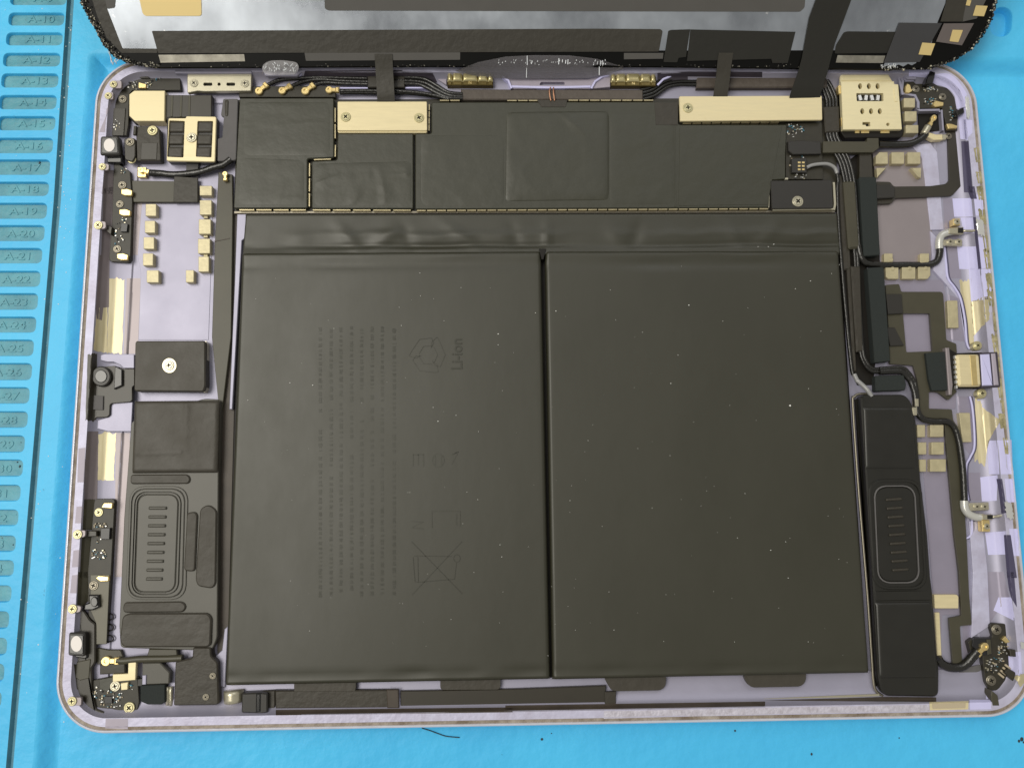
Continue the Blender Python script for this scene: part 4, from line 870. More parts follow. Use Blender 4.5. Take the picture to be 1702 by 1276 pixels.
# ================================================================== right side: cables, foam, flexes
prism('cable_trench', P('f5', 130, 400, 300, 270, 410, 270, 440, 520, 475, 1240, 520, 1276) + P('b2', 660, 520, 715, 1130, 700, 1276, 600, 1276, 555, 1180, 490, 300) + P('f5', 120, 720), 1.3, 1.45, 'slot_dark', tab, c=.02)
prism('antenna_foam', P('b2', 612, -60, 722, -62, 746, 440, 642, 448), 1.4, 4.0, 'black_foam', tab, c=.2, r=2, label='upper dark foam bar right of the cable bundle'); prism('antenna_foam', P('b2', 665, 522, 770, 516, 812, 1122, 712, 1132), 1.4, 3.9, 'black_foam', tab, c=.2, r=2, label='lower dark foam bar right of the cable bundle')
prism('foam_block', P('b2', 715, 1215, 900, 1210, 915, 1276) + P('c2', 905, 72, 718, 78), 1.4, 3.5, 'black_foam', tab, c=.2, r=2)
prism('flex_cover', P('f5', 300, 275, 400, 275, 415, 520, 440, 560, 300, 560), 1.4, 3.0, 'flex_black', tab, c=.1)
offs = (-9, -3, 3, 9)
def offpath(pts, d):
    out = []
    for i, a in enumerate(pts):
        t = Vector(pts[min(i + 1, len(pts) - 1)]) - Vector(pts[max(i - 1, 0)]); t.normalize(); out.append((a[0] - t.y * d, a[1] + t.x * d))
    return out
runA = P('n', 1066, 158, 1085, 152, 1106, 138, 1130, 133, 1160, 133, 1375, 134)
runB = P('n', 1340, 134, 1366, 136, 1380, 160, 1382, 178, 1382, 222, 1392, 246, 1404, 270, 1412, 305, 1415, 340, 1420, 410)
for d in (-8, -2.6, 2.8, 8):
    tube('coax_cable', offpath(runA, d), 2.9, .48, 'cable_black', tab); tube('coax_cable', offpath(runB, d), 2.9, .5, 'cable_black', tab)
runC = P('b2', 575, 300, 578, 400, 585, 500, 600, 800, 615, 1040, 640, 1130, 690, 1185, 760, 1188)
for d in (-4.5, 0): tube('coax_cable', offpath(runC, d), 2.7, .52, 'cable_black', tab)
tube('coax_cable', P('b2', 605, 380, 618, 440, 645, 485, 700, 502, 800, 506, 900, 505, 1000, 505, 1068, 500, 1110, 480, 1126, 440, 1130, 395), [2.9, 2.8, 2.6, 2.4, 2.0, 2.0, 2.0, 2.2, 2.4, 2.6, 2.8], .95, 'cable_black', tab)
e1 = tube('cable_end', P('b2', 1126, 402, 1126, 350, 1140, 315, 1175, 298, 1215, 290), [2.8, 2.9, 3, 3.1, 3.2], 1.05, 'cable_clear', tab)
prism('cable_sleeve', P('f5', 165, 512, 268, 512, 305, 1085, 210, 1090), 1.6, 3.7, 'flex_olive', tab, c=.5, r=1, label='olive tape sleeve round the cable bundle')
prism('cable_sleeve', P('b2', 560, 510, 622, 510, 640, 1060, 596, 1062), 1.6, 3.4, 'black_tape', tab, c=.4)
prism('cable_sleeve', P('a4', 418, 682, 520, 678, 525, 842, 432, 848), 1.6, 3.7, 'black_tape', tab, c=.3, r=1)
prism('cable_sleeve', P('n', 766, 148, 1069, 149, 1069, 166, 766, 166), 1.6, 3.5, 'cable_tape', tab, c=.3, label='brown tape over the cables along the top of the board')
prism('cable_sleeve', P('n', 1158, 125, 1375, 125, 1375, 145.5, 1158, 146), 1.6, 3.6, 'cable_tape', tab, c=.3)
prism('trench_cable', P('f5', 110, 440, 165, 470, 190, 760, 215, 1270, 165, 1270, 135, 800), 1.45, 2.6, 'black_tape', tab, c=.4)
prism('trench_cable', P('b2', 515, 200, 545, 200, 600, 1190, 575, 1190), 1.45, 2.6, 'black_tape', tab, c=.4)
wc = tube('sensor_wire', P('a4', 312, 1073, 345, 1058, 400, 1050, 450, 1052, 490, 1075, 505, 1110), [3.9, 4.0, 3.9, 3.8, 3.6, 3.5], .5, 'cable_grey', tab, label='thin pale grey wire from the small board connector')
tube('sensor_wire', P('a4', 504, 1105, 512, 1160) + P('b2', 470, 20, 482, 300, 520, 760, 560, 1150, 577, 1210), [3.5, 3.0, 2.8, 2.6, 2.6, 2.6, 2.7], .5, 'cable_black', tab)
tube('sensor_wire', P('b2', 578, 1205, 600, 1250) + P('c2', 600, 10, 640, 45, 668, 75, 690, 110), [2.8, 3.0, 3.2, 3.6, 4.0, 4.0], .6, 'cable_grey', tab)
tube('coax_cable', P('b2', 740, 1190, 860, 1185, 900, 1200, 935, 1240) + P('c2', 945, 20, 962, 70, 975, 140, 985, 210, 1020, 255, 1090, 270, 1170, 272, 1215, 300, 1245, 370, 1265, 480, 1280, 620, 1288, 790), [3.0] * 4 + [3.0] * 14, .85, 'cable_black', tab)
tube('coax_cable', P('b2', 740, 1172, 880, 1166, 925, 1195, 962, 1250) + P('c2', 972, 40, 985, 130), 3.2, .6, 'cable_black', tab)
prism('cable_clip', P('c2', 955, 180, 985, 180, 985, 232, 957, 232), 2.4, 4.3, 'steel', tab, c=.15); prism('cable_clip', P('c2', 972, 125, 995, 125, 996, 175, 975, 175), 2.4, 4.1, 'steel', tab, c=.15)
prism('flex_bar', P('f5', -10, 178, 365, 180, 365, 150, 462, 150, 465, 235, 415, 272, -10, 275), 2.4, 4.0, 'flex_olive', tab, c=.1, r=1, label='dark flat flex bar below the card tray')
cflex = prism('corner_flex', P('f5', 1050, 180, 1060, 80, 1140, 80, 1174, 545, 1080, 642, 600, 660, 575, 705, 440, 710, 435, 520, 560, 522, 590, 562, 900, 558, 1030, 540, 1062, 510), 1.6, 2.5, 'flex_black', tab, c=.06, r=3, label='black flex running down from the upper right corner')
prism('flex_connector', P('f5', 440, 545, 555, 540, 600, 565, 600, 655, 440, 665), 2.4, 3.5, 'plastic_black', cflex, c=.2, r=2)
uflex = prism('port_flex', P('b2', 780, 632, 868, 626, 882, 676, 1140, 676, 1152, 690, 1172, 985, 1236, 1010, 1240, 1070, 1210, 1276) + P('c2', 1240, 80, 1185, 135, 1120, 85, 1060, 80, 1060, 190, 1208, 194, 1216, 262, 1240, 300, 1262, 480, 1276, 640, 1302, 1015) + P('d2', 1335, 150, 1352, 345, 1275, 352, 1290, 600, 1230, 605, 1205, 300, 1285, 285, 1270, 0) +
               P('c2', 1225, 1010, 1160, 280, 1040, 265, 995, 220, 985, 0) + P('b2', 960, 1150, 810, 1140, 800, 900), 1.6, 2.4, 'flex_olive', tab, c=.06, r=2, holes=[(P('b2', 892, 815, 1066, 815, 1084, 1058, 914, 1064), 2)], label='olive flex from the charging port, framing a square opening')
prism('flex_connector', P('b2', 785, 690, 885, 690, 895, 815, 800, 820), 2.3, 3.3, 'plastic_black', uflex, c=.15)
prism('flex_connector', P('b2', 780, 905, 840, 905, 900, 1020, 815, 1025), 2.3, 3.0, 'plastic_black', uflex, c=.15)
prism('flex_tape', P('b2', 1040, 1070, 1165, 1060, 1190, 1276) + P('c2', 1200, 70, 1080, 75, 1060, 0), 2.3, 3.4, 'black_foam', uflex, c=.15)
usb = prism('charging_port', P('b2', 1190, 1040, 1240, 1070, 1480, 1060, 1505, 1276) + P('c2', 1490, 60, 1250, 60, 1210, 40), 2.3, 3.5, 'slot_dark', tab, c=.2, label='charging port with a gold shell on the right edge')
prism('port_shell', P('b2', 1240, 1078, 1388, 1078, 1402, 1276) + P('c2', 1392, 46, 1255, 46), 3.0, 5.0, 'gold_plate', usb, c=.5, r=2)
prism('shell_rib', P('b2', 1322, 1084, 1362, 1084, 1376, 1276) + P('c2', 1362, 40, 1338, 40), 4.9, 5.12, 'gold', usb, c=.15)
prism('port_tongue', P('b2', 1392, 1078, 1452, 1075, 1472, 1276) + P('c2', 1470, 40, 1405, 42), 3.0, 5.55, 'anodised_bright', usb, c=.25)
prism('port_end', P('b2', 1462, 1072, 1490, 1070, 1512, 1276) + P('c2', 1508, 38, 1480, 40), 3.0, 5.6, 'anodised_patch', usb, c=.25)
prism('port_well', P('b2', 1385, 1068, 1500, 1062, 1520, 1276) + P('c2', 1515, 52, 1400, 58), 3.0, 5.3, 'channel_dark', usb, c=.1)
multi('port_pins', [(*prism_geo(P('b2', 1226 + i * 1.4, 1085 + i * 32, 1236 + i * 1.4, 1085 + i * 32, 1237 + i * 1.4, 1105 + i * 32, 1227 + i * 1.4, 1105 + i * 32), 3.3, 4.3, .05),) for i in range(7)], 'solder', usb)
prism('port_bar', P('b2', 1168, 1035, 1192, 1035, 1215, 1276) + P('c2', 1208, 100, 1190, 100), 2.3, 4.0, 'anodised_dark', usb, c=.2)
screw(P('b2', 1372, 1022)[0], 3.9, 6.2, 'g', usb); screw(P('c2', 1400, 92)[0], 3.9, 6.8, 'g', usb)
pb = prism('port_post', oval('b2', 1372, 1022, 30, 30, 16), 2.3, 3.9, 'brass_screw', usb, c=.1); prism('port_post', oval('c2', 1400, 92, 32, 32, 16), 2.3, 3.9, 'brass_screw', usb, c=.1)
# antenna feeds
def feed(fr, plate, scr, clamp, pin, post=None, label=None):
    f = prism('antenna_feed', P(fr, *plate), 2.3, 3.4, 'steel', tab, c=.15, r=1, label=label)
    for s in scr: screw(P(fr, *s)[0], 3.4, 5.2, 's', f)
    prism('feed_clamp', P(fr, *clamp), 3.0, 4.4, 'steel', f, c=.2, r=1)
    x0, y0, x1, y1 = pin; V, F = tube_geo(p3(P(fr, x0, y0, (x0 + x1) / 2, (y0 + y1) / 2 + 3, x1, y1), [4.0, 4.1, 4.8]), .38, 8, 3); build('feed_pin', V, F, 'steel', f, smooth=True)
    drape('solder_blob', P(fr, x1 - 35, y1 - 75, x1 + 12, y1 - 60, x1 + 25, y1 + 40, x1 - 20, y1 + 30), 'solder', f, off=.35, nx=6, ny=8, jag=.25, seed=x1)
    for q in post or (): prism('feed_post', P(fr, *q), 2.3, 4.2, 'gold', f, c=.15, r=1)
    return f
fd = feed('b2', (1150, 340, 1275, 340, 1275, 382, 1152, 378), ((1195, 356), (1250, 356)), (1190, 265, 1285, 258, 1285, 305, 1190, 302), (1280, 285, 1395, 280), ((1215, 205, 1260, 205, 1262, 250, 1218, 250), (1200, 262, 1222, 262, 1222, 304, 1200, 304)), 'steel antenna clamp with two screws, upper right edge')
prism('feed_core', P('b2', 1248, 264, 1282, 264, 1282, 298, 1248, 298), 4.2, 4.6, 'plastic_gloss', fd, c=.1); screw(P('b2', 1238, 228)[0], 4.2, 5, 's', fd)
fd2 = feed('c2', (1315, 795, 1445, 790, 1448, 840, 1318, 848), ((1366, 818), (1415, 818)), (1400, 870, 1470, 868, 1470, 905, 1400, 905), (1465, 885, 1580, 860), ((1400, 905, 1452, 905, 1455, 980, 1405, 980), (1402, 868, 1425, 868, 1428, 908, 1404, 908)), 'steel antenna clamp with two screws, lower right edge')
prism('feed_core', P('c2', 1436, 872, 1472, 872, 1472, 898, 1436, 898), 4.2, 4.6, 'plastic_gloss', fd2, c=.1); screw(P('c2', 1430, 945)[0], 4.2, 5, 's', fd2)
tube('cable_end', P('c2', 1285, 780, 1290, 830, 1315, 865, 1360, 885, 1405, 888), [3, 3, 3.1, 3.2, 3.4], 1.05, 'cable_clear', tab)
# upper right corner board
ub = prism('corner_board', P('f3', 165, 290, 300, 280, 340, 315, 450, 315, 470, 240, 540, 150, 600, 160, 560, 300, 640, 345, 760, 370, 850, 480, 880, 650, 985, 600, 985, 700, 890, 745, 890, 935, 760, 940, 690, 640, 385, 640, 350, 480, 300, 455, 165, 440), 1.4, 3.2, 'pcb', tab, c=.1, r=1, label='dark curved antenna board in the upper right corner')
prism('board_bridge', P('f3', 530, 140, 600, 160, 588, 230, 565, 315, 470, 310, 480, 250), 3.2, 5.4, 'plastic_gloss', ub, c=.2, r=1)
prism('board_bridge', P('f3', 870, 670, 975, 620, 985, 690, 900, 735), 3.2, 5.3, 'plastic_gloss', ub, c=.2, r=1)
drape('solder_blob', P('f3', 990, 480, 1040, 490, 1060, 740, 1010, 790), 'solder', ub, off=.4, nx=6, ny=8, jag=.3, seed=4)
chips('components', [('f3', 415, 365, 640, 420, 30), ('f3', 445, 500, 590, 590, 26), ('f3', 770, 620, 830, 810, 14)], 3.2, ub, 8)
prism('gold_contact', P('f3', 200, 350, 225, 310, 265, 330, 280, 385, 300, 385, 290, 410, 250, 435, 200, 430), 3.2, 4.2, 'gold', ub, c=.15); prism('gold_contact', P('f3', 575, 560, 600, 535, 710, 560, 705, 605, 600, 620, 572, 600), 3.2, 4.2, 'gold', ub, c=.15); prism('gold_contact', P('f3', 750, 845, 780, 840, 820, 845, 890, 870, 885, 900, 770, 910), 3.2, 4.2, 'gold', ub, c=.15)
screw(P('f3', 688, 490)[0], 3.3, 6.2, 'd', ub); screw(P('f3', 335, 385)[0], 3.2, 6.2, 'd', ub)
rc = prism('plug_recess', P('f3', 375, 670, 660, 670, 690, 935, 540, 940, 480, 900, 380, 1010), 1.4, 2.0, 'slot_dark', tab, c=.05)
multi('recess_wall', [ribbon_geo(px2(P('f3', 355, 640, 385, 665, 650, 660, 655, 690), 3.6), .6, 1.5, 3.6), ribbon_geo(px2(P('f3', 680, 660, 700, 935), 3.4), .5, 1.5, 3.4), ribbon_geo(px2(P('f3', 120, 180, 165, 280, 150, 440, 330, 470, 370, 560, 370, 650), 3.6), .7, 1.5, 3.6), ribbon_geo(px2(P('f3', 100, 200, 130, 300, 165, 460), 3.8), .6, 1.5, 3.8)], 'anodised', tab, kind=None)
cu = tube('coax_cable', P('f5', 455, 205, 560, 208, 680, 205, 760, 190, 830, 150, 860, 115), [3.4, 2.6, 2.6, 2.8, 3.0, 3.2], 1.0, 'cable_black', tab)
plug(P('f3', 560, 780)[0], P('f3', 500, 885)[0], 3.0, cu, .8); V, F = tube_geo(p3(P('f3', 500, 880, 440, 985), [3.4, 3.3]), 1.0, 10, 4); build('cable_collar', V, F, 'steel', cu, smooth=True)
ct = prism('cable_clamp', P('f3', 520, 960, 600, 985, 690, 985, 695, 1055, 580, 1060, 490, 1015), 1.8, 3.4, 'gold_plate', tab, c=.12); prism('clamp_end', P('f3', 690, 985, 740, 985, 740, 1052, 692, 1055), 1.8, 3.0, 'steel', ct, c=.1)
screw(P('f3', 768, 1010)[0], 2.6, 5.6, 'd', ct)
multi('wall_steps', [ribbon_geo(px2(P('f3', 130, 150, 230, 235, 340, 235), 4.3), .9, 2.2, 4.3), ribbon_geo(px2(P('f3', 150, 210, 210, 275, 310, 272), 3.6), .5, 2.2, 3.6)], 'anodised', tab, kind=None)
# card tray
ctray = prism('card_tray', P('a4', 522, 545, 905, 545, 935, 840, 920, 880, 560, 885, 535, 850), 1.4, 3.6, 'slot_dark', tab, c=.2, r=2, label='gold card tray cage with six teardrop holes')
HX = [(653, 553), (709, 553), (765, 553), (667, 713), (723, 713), (779, 713)]
hl = [(oval('a4', x, y, 13, 19, 14), 0) for x, y in HX] + [(P('a4', 628, 597, 802, 597, 803, 649, 632, 649), 1.5), (P('a4', 668, 782, 718, 782, 718, 810, 690, 810, 690, 800, 668, 800), .6), (oval('a4', 831, 797, 11, 11, 12), 0)]
prism('tray_cage', P('a4', 531, 520, 872, 520, 872, 538, 898, 540, 922, 828, 545, 830), 3.3, 4.7, 'sim_plate', ctray, c=.12, r=1, holes=hl)
V, F = prism_geo(P('a4', 530, 470, 840, 470, 868, 522, 531, 522), 3.6, 4.75, .5); build('tray_lip', V, F, 'sim_plate', ctray)
multi('tray_contacts', [(*prism_geo(oval('a4', x + 4, y + 4, 9, 11, 10), 3.5, 3.75, .1),) for x, y in HX], 'bronze', ctray)
multi('slot_contacts', [(*box_geo(*at(*P('a4', 652 + i * 38, 628)[0], 4.0).xy, 3.5, 4.2, .9, 1.6, .2 * (-1) ** i),) for i in range(4)], 'solder', ctray)
multi('tray_feet', [(*prism_geo(P('a4', a, 838, b, 836, b, 852, a, 852), 3.5, 3.9, .08),) for a, b in ((622, 650), (660, 712), (785, 842))] + [(*prism_geo(P('a4', 512, 548, 530, 546, 532, 600, 515, 600), 2.4, 4.0, .1),), (*prism_geo(P('a4', 530, 752, 548, 752, 550, 805, 534, 805), 2.4, 4.0, .1),)], 'gold', ctray, kind=None)
prism('tray_spring', P('a4', 870, 566, 892, 566, 896, 650, 876, 650), 4.6, 4.85, 'sim_plate', ctray, c=.05)
# lower right corner
lr = prism('corner_board', P('f4', 605, 130, 640, 105, 790, 115, 810, 240, 850, 420, 835, 640, 790, 780, 700, 900, 600, 905, 555, 800, 530, 600, 520, 490, 390, 480, 350, 330, 410, 285, 625, 280, 640, 260), 1.4, 3.0, 'pcb', tab, c=.12, r=2, label='dark antenna board in the lower right corner')
prism('board_block', P('f4', 410, 285, 620, 282, 635, 480, 500, 490, 400, 380), 3.0, 3.5, 'chip', lr, c=.1); prism('board_block', P('f4', 570, 300, 615, 300, 630, 470, 580, 480), 3.4, 3.8, 'flex_olive', lr, c=.1)
screw(P('f4', 678, 182)[0], 3.0, 8.2, 'd', lr); screw(P('f4', 615, 780)[0], 3.0, 8.2, 'd', lr)
chips('components', [('f4', 700, 370, 820, 480, 26), ('f4', 545, 510, 690, 690, 30), ('f4', 745, 270, 830, 340, 10), ('f4', 700, 510, 760, 560, 6)], 3.0, lr, 14)
for i in range(4): c = at(*P('f4', 730 + i * 26, 720 - i * 34)[0], 3.0); build('resistor', *box_geo(c.x, c.y, 3.0, 3.4, 1.7, .5, -.7, .05), 'ceramic', lr)
prism('gold_contact', P('f4', 750, 300, 790, 260, 845, 330, 800, 345), 3.0, 3.8, 'gold', lr, c=.15)
prism('board_arm', P('f4', 780, 690, 830, 640, 960, 720, 990, 790, 920, 850, 870, 780), 3.0, 4.4, 'flex_black', lr, c=.15); prism('board_arm', P('f4', 840, 420, 1000, 420, 1000, 510, 850, 500), 3.0, 4.6, 'flex_black', lr, c=.15)
prism('board_foot', P('f4', 630, 900, 700, 960, 720, 1080, 640, 1080, 620, 960), 2.4, 5.25, 'flex_olive', lr, c=.15)
drape('solder_blob', P('f4', 900, 740, 1000, 700, 1040, 790, 960, 860), 'gold_pad', lr, off=.5, nx=6, ny=6, jag=.2, seed=9); drape('solder_blob', P('f4', 965, 330, 1050, 330, 1050, 430, 970, 400), 'solder', lr, off=.5, nx=6, ny=6, jag=.2, seed=19)
cl = tube('coax_cable', P('d2', 1130, 560, 1150, 590, 1200, 618, 1270, 620, 1320, 590, 1350, 555, 1385, 515), [2.6, 2.4, 2.4, 2.4, 2.8, 3.2, 3.5], [1][0] * 1.15, 'cable_black', tab)
plug(P('f4', 530, 380)[0], P('f4', 440, 480)[0], 3.4, cl, .9)
prism('film_patch', P('f4', 270, 640, 520, 590, 540, 700, 230, 700), 1.5, 1.7, 'foam_grey', tab, c=.05)

# ================================================================== top edge: plugs, cables, clips
for i, (x, y, x2, y2) in enumerate(((52, 600, 100, 560), (205, 598, 258, 568), (357, 600, 408, 562))): 
    plug(P('a2', x - 8, y + 5)[0], P('a2', x2, y2)[0], 3.6, tab)
plug(P('a2', 505, 598)[0], P('a2', 572, 600)[0], 3.6, tab)
prism('plug_board', P('a2', -90, 570, 480, 565, 545, 600, 545, 640, -90, 640), 2.0, 3.5, 'pcb', tab, c=.1)
for q in ((P('a2', 100, 560, 180, 528, 330, 515, 480, 512, 750, 518), 3.4), (P('a2', 258, 568, 330, 540, 440, 525, 600, 535, 760, 540), 3.5), (P('a2', 408, 562, 470, 545, 600, 552, 760, 556), 3.6), (P('a2', 575, 600, 700, 598, 830, 600), 3.4), (P('a2', 575, 612, 700, 610, 830, 612, 1000, 612, 1180, 630, 1290, 650), 3.0),
          (P('a2', 930, 510, 1060, 512, 1140, 525, 1220, 570, 1290, 610, 1380, 620), 3.4), (P('a2', 930, 532, 1060, 535, 1140, 550, 1210, 590, 1300, 630, 1380, 636), 3.5), (P('a2', 940, 552, 1080, 555, 1150, 580, 1210, 612, 1290, 645, 1380, 648), 3.4), (P('a2', 940, 600, 1080, 610, 1200, 630, 1290, 655), 3.3)):
    tube('coax_cable', q[0], q[1], .55, 'cable_black', tab)
for q in (P('a2', 755, 500, 1000, 500, 1000, 575, 755, 575),): prism('cable_tape', q, 2.6, 4.0, 'flex_black', tab, c=.2)
multi('wall_lip', [ribbon_geo(px2(P('a2', 300, 495, 345, 462, 690, 460, 740, 440, 790, 436), 4.6), .5, 2.2, 4.6), ribbon_geo(px2(P('a2', 930, 436, 980, 440, 1040, 462, 1180, 466), 4.6), .5, 2.2, 4.6), ribbon_geo(px2(P('a2', 575, 580, 1180, 578, 1230, 600), 3.2), .4, 1.5, 3.2), ribbon_geo(px2(P('a3', 1010, 462, 1100, 460, 1140, 470, 1340, 468, 1390, 452), 4.6), .5, 2.2, 4.6)], 'anodised_bright', tab, kind=None)
for q in (P('a2', 345, 467, 690, 465, 690, 520, 330, 520), P('a2', 690, 464, 985, 464, 985, 525, 690, 520), P('a2', 985, 470, 1180, 474, 1215, 545, 985, 525), P('a3', 1000, 480, 1200, 472, 1200, 530, 1000, 560), P('a3', 1200, 472, 1690, 474, 1690, 510, 1200, 505)):
    drape('channel_shade', q, 'channel_dark', off=.06, nx=16, ny=8)  # shade on the upright wall under the lid, painted as dark skins
prism('wall_fill', P('a2', 1150, 480, 1275, 478, 1275, 560, 1215, 520), 2.6, 3.2, 'anodised_patch', tab, c=.1)
gt = prism('glue_tab', P('a2', 52, 440, 100, 400, 200, 396, 290, 410, 305, 440, 290, 490, 80, 495), 8.6, 8.75, 'glue_clear', tab, c=.03, r=8, label='clear torn glue tab with white fibres at the top edge')
prism('glue_strip', P('a2', 55, 445, 310, 440, 330, 462, 290, 500, 80, 498), 4.3, 5.3, 'anodised', tab, c=.2, r=2)
wl = prism('button_wall', P('a3', 10, 512, 70, 522, 540, 522, 590, 508, 640, 496, 690, 490, 690, 572, 560, 584, 40, 584), 1.5, 3.6, 'anodised_patch', tab, c=.1, holes=[(P('a3', 232, 540, 390, 540, 390, 562, 222, 562), 2)])
multi('wall_arc', [ribbon_geo(px2(P('a3', -20, 505, 20, 530, 40, 582), 4.2), .5, 1.5, 4.2), ribbon_geo(px2(P('a3', 565, 582, 590, 535, 640, 502, 690, 492), 4.2), .5, 1.5, 4.2), ribbon_geo(px2(P('a3', 40, 570, 300, 576, 560, 570), 3.9), .6, 1.5, 3.9), ribbon_geo(px2(P('a3', 1000, 560, 1040, 520, 1090, 500), 4.0), .5, 1.5, 4.0)], 'anodised_bright', tab, kind=None)
for n_, fr, xs, y0, y1 in (('a', 'a2', (1280, 1312, 1380, 1480, 1545, 1582), 468, 562), ('b', 'a3', (694, 728, 795, 888, 958, 992), 480, 566)):
    k = prism('spring_clip', P(fr, xs[0], y0 + 30, xs[-1], y0 + 30, xs[-1], y1, xs[0], y1), 2.2, 3.9, 'bronze', tab, c=.15, label='segmented gold spring clip at the top edge, %s of the button opening' % ('left' if n_ == 'a' else 'right'))
    for i in range(5):
        d = 3 * abs(i - 2); pillow('clip_leaf', P(fr, xs[i] + 2, y0 - 4 + d, xs[i + 1] - 2, y0 - 4 + d, xs[i + 1] - 2, y1 - 32, xs[i] + 2, y1 - 32), 3.4, 4.8, .7, 'clip_metal', k, nx=6, ny=12, drop=.6)
        prism('clip_foot', P(fr, xs[i] + 2, y1 - 31, xs[i + 1] - 2, y1 - 31, xs[i + 1] - 2, y1 - 2, xs[i] + 2, y1 - 2), 3.4, 4.15, 'bronze', k, c=.2)
    me = text_mesh('N', 1.2 * S); me.materials.append(MATS['gold']); link('stamped_letter', me, at(*P(fr, (xs[2] + xs[3]) / 2, y1 - 17)[0], 4.2), k)
V = []; items = [tube_geo(p3(P('a3', x, 572, x - 10 + 8 * j, 600, x - 6 + 8 * j, 640, x + 6 * j, 664), [3.6, 4.2, 4.2, 4.2]), .22, 6, 4) for j, x in enumerate((300, 318))]
multi('copper_wires', items, 'copper', tab, kind=None, smooth=True)
fm = []
film_b = P('a3', -340, 470, -200, 505, 40, 520, 300, 520, 540, 516, 640, 500, 775, 462); film_t = P('a3', -310, 462, -180, 410, 0, 374, 180, 364, 420, 366, 600, 388, 775, 440)
sheet('adhesive_film', [at(x, y, z) for (x, y), z in zip(film_t, (7.2, 9.4, 10.9, 11.2, 10.9, 9.6, 7.6))], [at(x, y, 4.5) for x, y in film_b], 'film', tab, .06, label='arched clear film standing at the top edge over the button opening')
rr = random.Random(2); it = []
for x, y0, y1 in [(143, 368, 430), (140, 440, 512), (352, 385, 425), (412, 392, 425), (398, 396, 420), (625, 400, 428), (618, 440, 495), (640, 398, 432), (608, 405, 425)] + [(rr.uniform(-60, 660), 0, 0) for i in range(46)]:
    if y1 == 0: y0 = rr.uniform(392, 425); y1 = y0 + rr.uniform(3, 14)
    z = 11.3 if y0 < 435 else 7.6; it.append(ribbon_geo([at(*P('a3', x, y0)[0], z).xy, at(*P('a3', x + rr.uniform(-6, 3), y1)[0], z).xy], rr.uniform(.06, .2), z - .06, z))
multi('film_glints', it, 'fibre_and_glint', tab)  # glints on the film, put in as pale ribbons

# ================================================================== display, lifted and leaning back on its cables
disp = empty('display', LID.to3(0, 0, 0)); tag(disp, 'lifted screen panel seen from inside, silver back with black tapes, above the tablet', 'screen')
def LP(*pts): return [LID.to2(x, y, 0) for x, y in pts]
left = P('a1', 522, 0, 570, 100, 630, 200, 680, 300, 760, 380, 860, 422, 1040, 452); right = P('a4', 800, 452, 1100, 444, 1250, 392, 1380, 312, 1450, 212, 1500, 120, 1530, 0)
ol = LP(*left, (700, 112), (1100, 112.5), *right)
lv = ol[0]; rv = ol[-1]
ol = ol + [(rv[0] + 1.4, rv[1] + 8), (rv[0] + 1.6, 150), (rv[0] - 14, 166), (lv[0] + 14, 166), (lv[0] - 1.6, 150), (lv[0] - 1.4, lv[1] + 8)]
print('LID', [tuple(round(v, 1) for v in LID.to3(*p, 0)) for p in ol])
prism('glass_panel', ol, -2.2, 0, 'lid_black', disp, c=.3, surf=LID, raw=True)
def lp(name, pts, h, mat, r=0, th=None, c=.02, label=None, parent=disp): return prism(name, pts, (h - (th or .12)), h, mat, parent, c=c, r=r, surf=LID, label=label)
lp('back_plate', P('a1', 700, 62, 806, 320, 1030, 322) + P('n', 700, 85, 1390, 84, 1545, 84) + P('a4', 1150, 140, 1200, 20) + P('n', 1585, -90, 1740, -420, -50, -420, 150, -90), .1, 'foil', r=1, label='silver metal back with smudges')
lp('edge_tape', P('a1', 560, -150, 690, -150, 706, 62, 806, 320, 1030, 322, 1036, 350, 800, 350, 700, 250, 640, 110), .16, 'lid_tape', r=2)
lp('tape_strip', P('a2', 455, -300, 475, 60, 500, 71) + P('a4', 270, 77, 298, 50, 320, -250), .22, 'lid_tape_light', r=3, label='wide grey tape across the top of the frame')
lp('tape_strip', P('a1', 998, 205, 1040, 352) + P('a3', 1010, 341, 1035, 205, 1020, 193, 600, 190), .24, 'lid_tape', r=2, label='long dark tape across the silver back')
lp('tape_strip', P('a1', 680, -60, 765, -60, 755, 52, 705, 60), .22, 'lid_tape_light', r=2)
lp('tape_strip', P('a3', 1072, 205, 1090, 198, 1216, 194, 1188, 376, 1140, 382, 1130, 412, 1040, 410), .26, 'lid_tape_dark', r=1)
lp('tape_strip', P('a3', 1218, 195) + P('a4', 240, 205, 190, 405, 92, 405, 85, 378, -455, 392), .27, 'lid_tape_dark')
lp('tape_strip', P('a4', 548, 210, 570, 202, 892, 205, 838, 340, 490, 345, 500, 290), .26, 'lid_tape_dark', r=2)
lp('tape_strip', P('a2', 340, 345, 1365, 340, 1365, 395, 350, 402), .2, 'lid_tape_light', r=1)
lp('tape_strip', P('a3', 780, 350, 1040, 350, 1036, 388, 780, 392), .2, 'lid_tape_light')
lp('foil_strip', P('a1', 1042, 362, 1606, 358, 1612, 405, 1056, 414), .2, 'foil_strip', label='thin silver strip at the lower left of the screen')
lp('foil_strip', P('a4', 510, 355, 815, 358, 800, 405, 498, 402), .2, 'foil_strip', label='thin silver strip at the lower right of the screen')
lp('sticker', P('a1', 880, -160, 1320, -160, 1326, 98, 1315, 107, 955, 107, 938, 90), .24, 'sticker_gold', r=2, label='gold sticker on the silver back')
lp('slate_tape', P('a4', 905, 146, 1178, 150, 1035, 398, 805, 404), .5, 'lid_slate', label='slate tape over the screen corner')
lp('torn_foil', P('a4', 815, 400, 1028, 365, 1012, 405, 985, 420, 960, 410, 930, 428, 900, 415, 870, 430, 840, 418, 800, 432), .35, 'foil', c=.05)
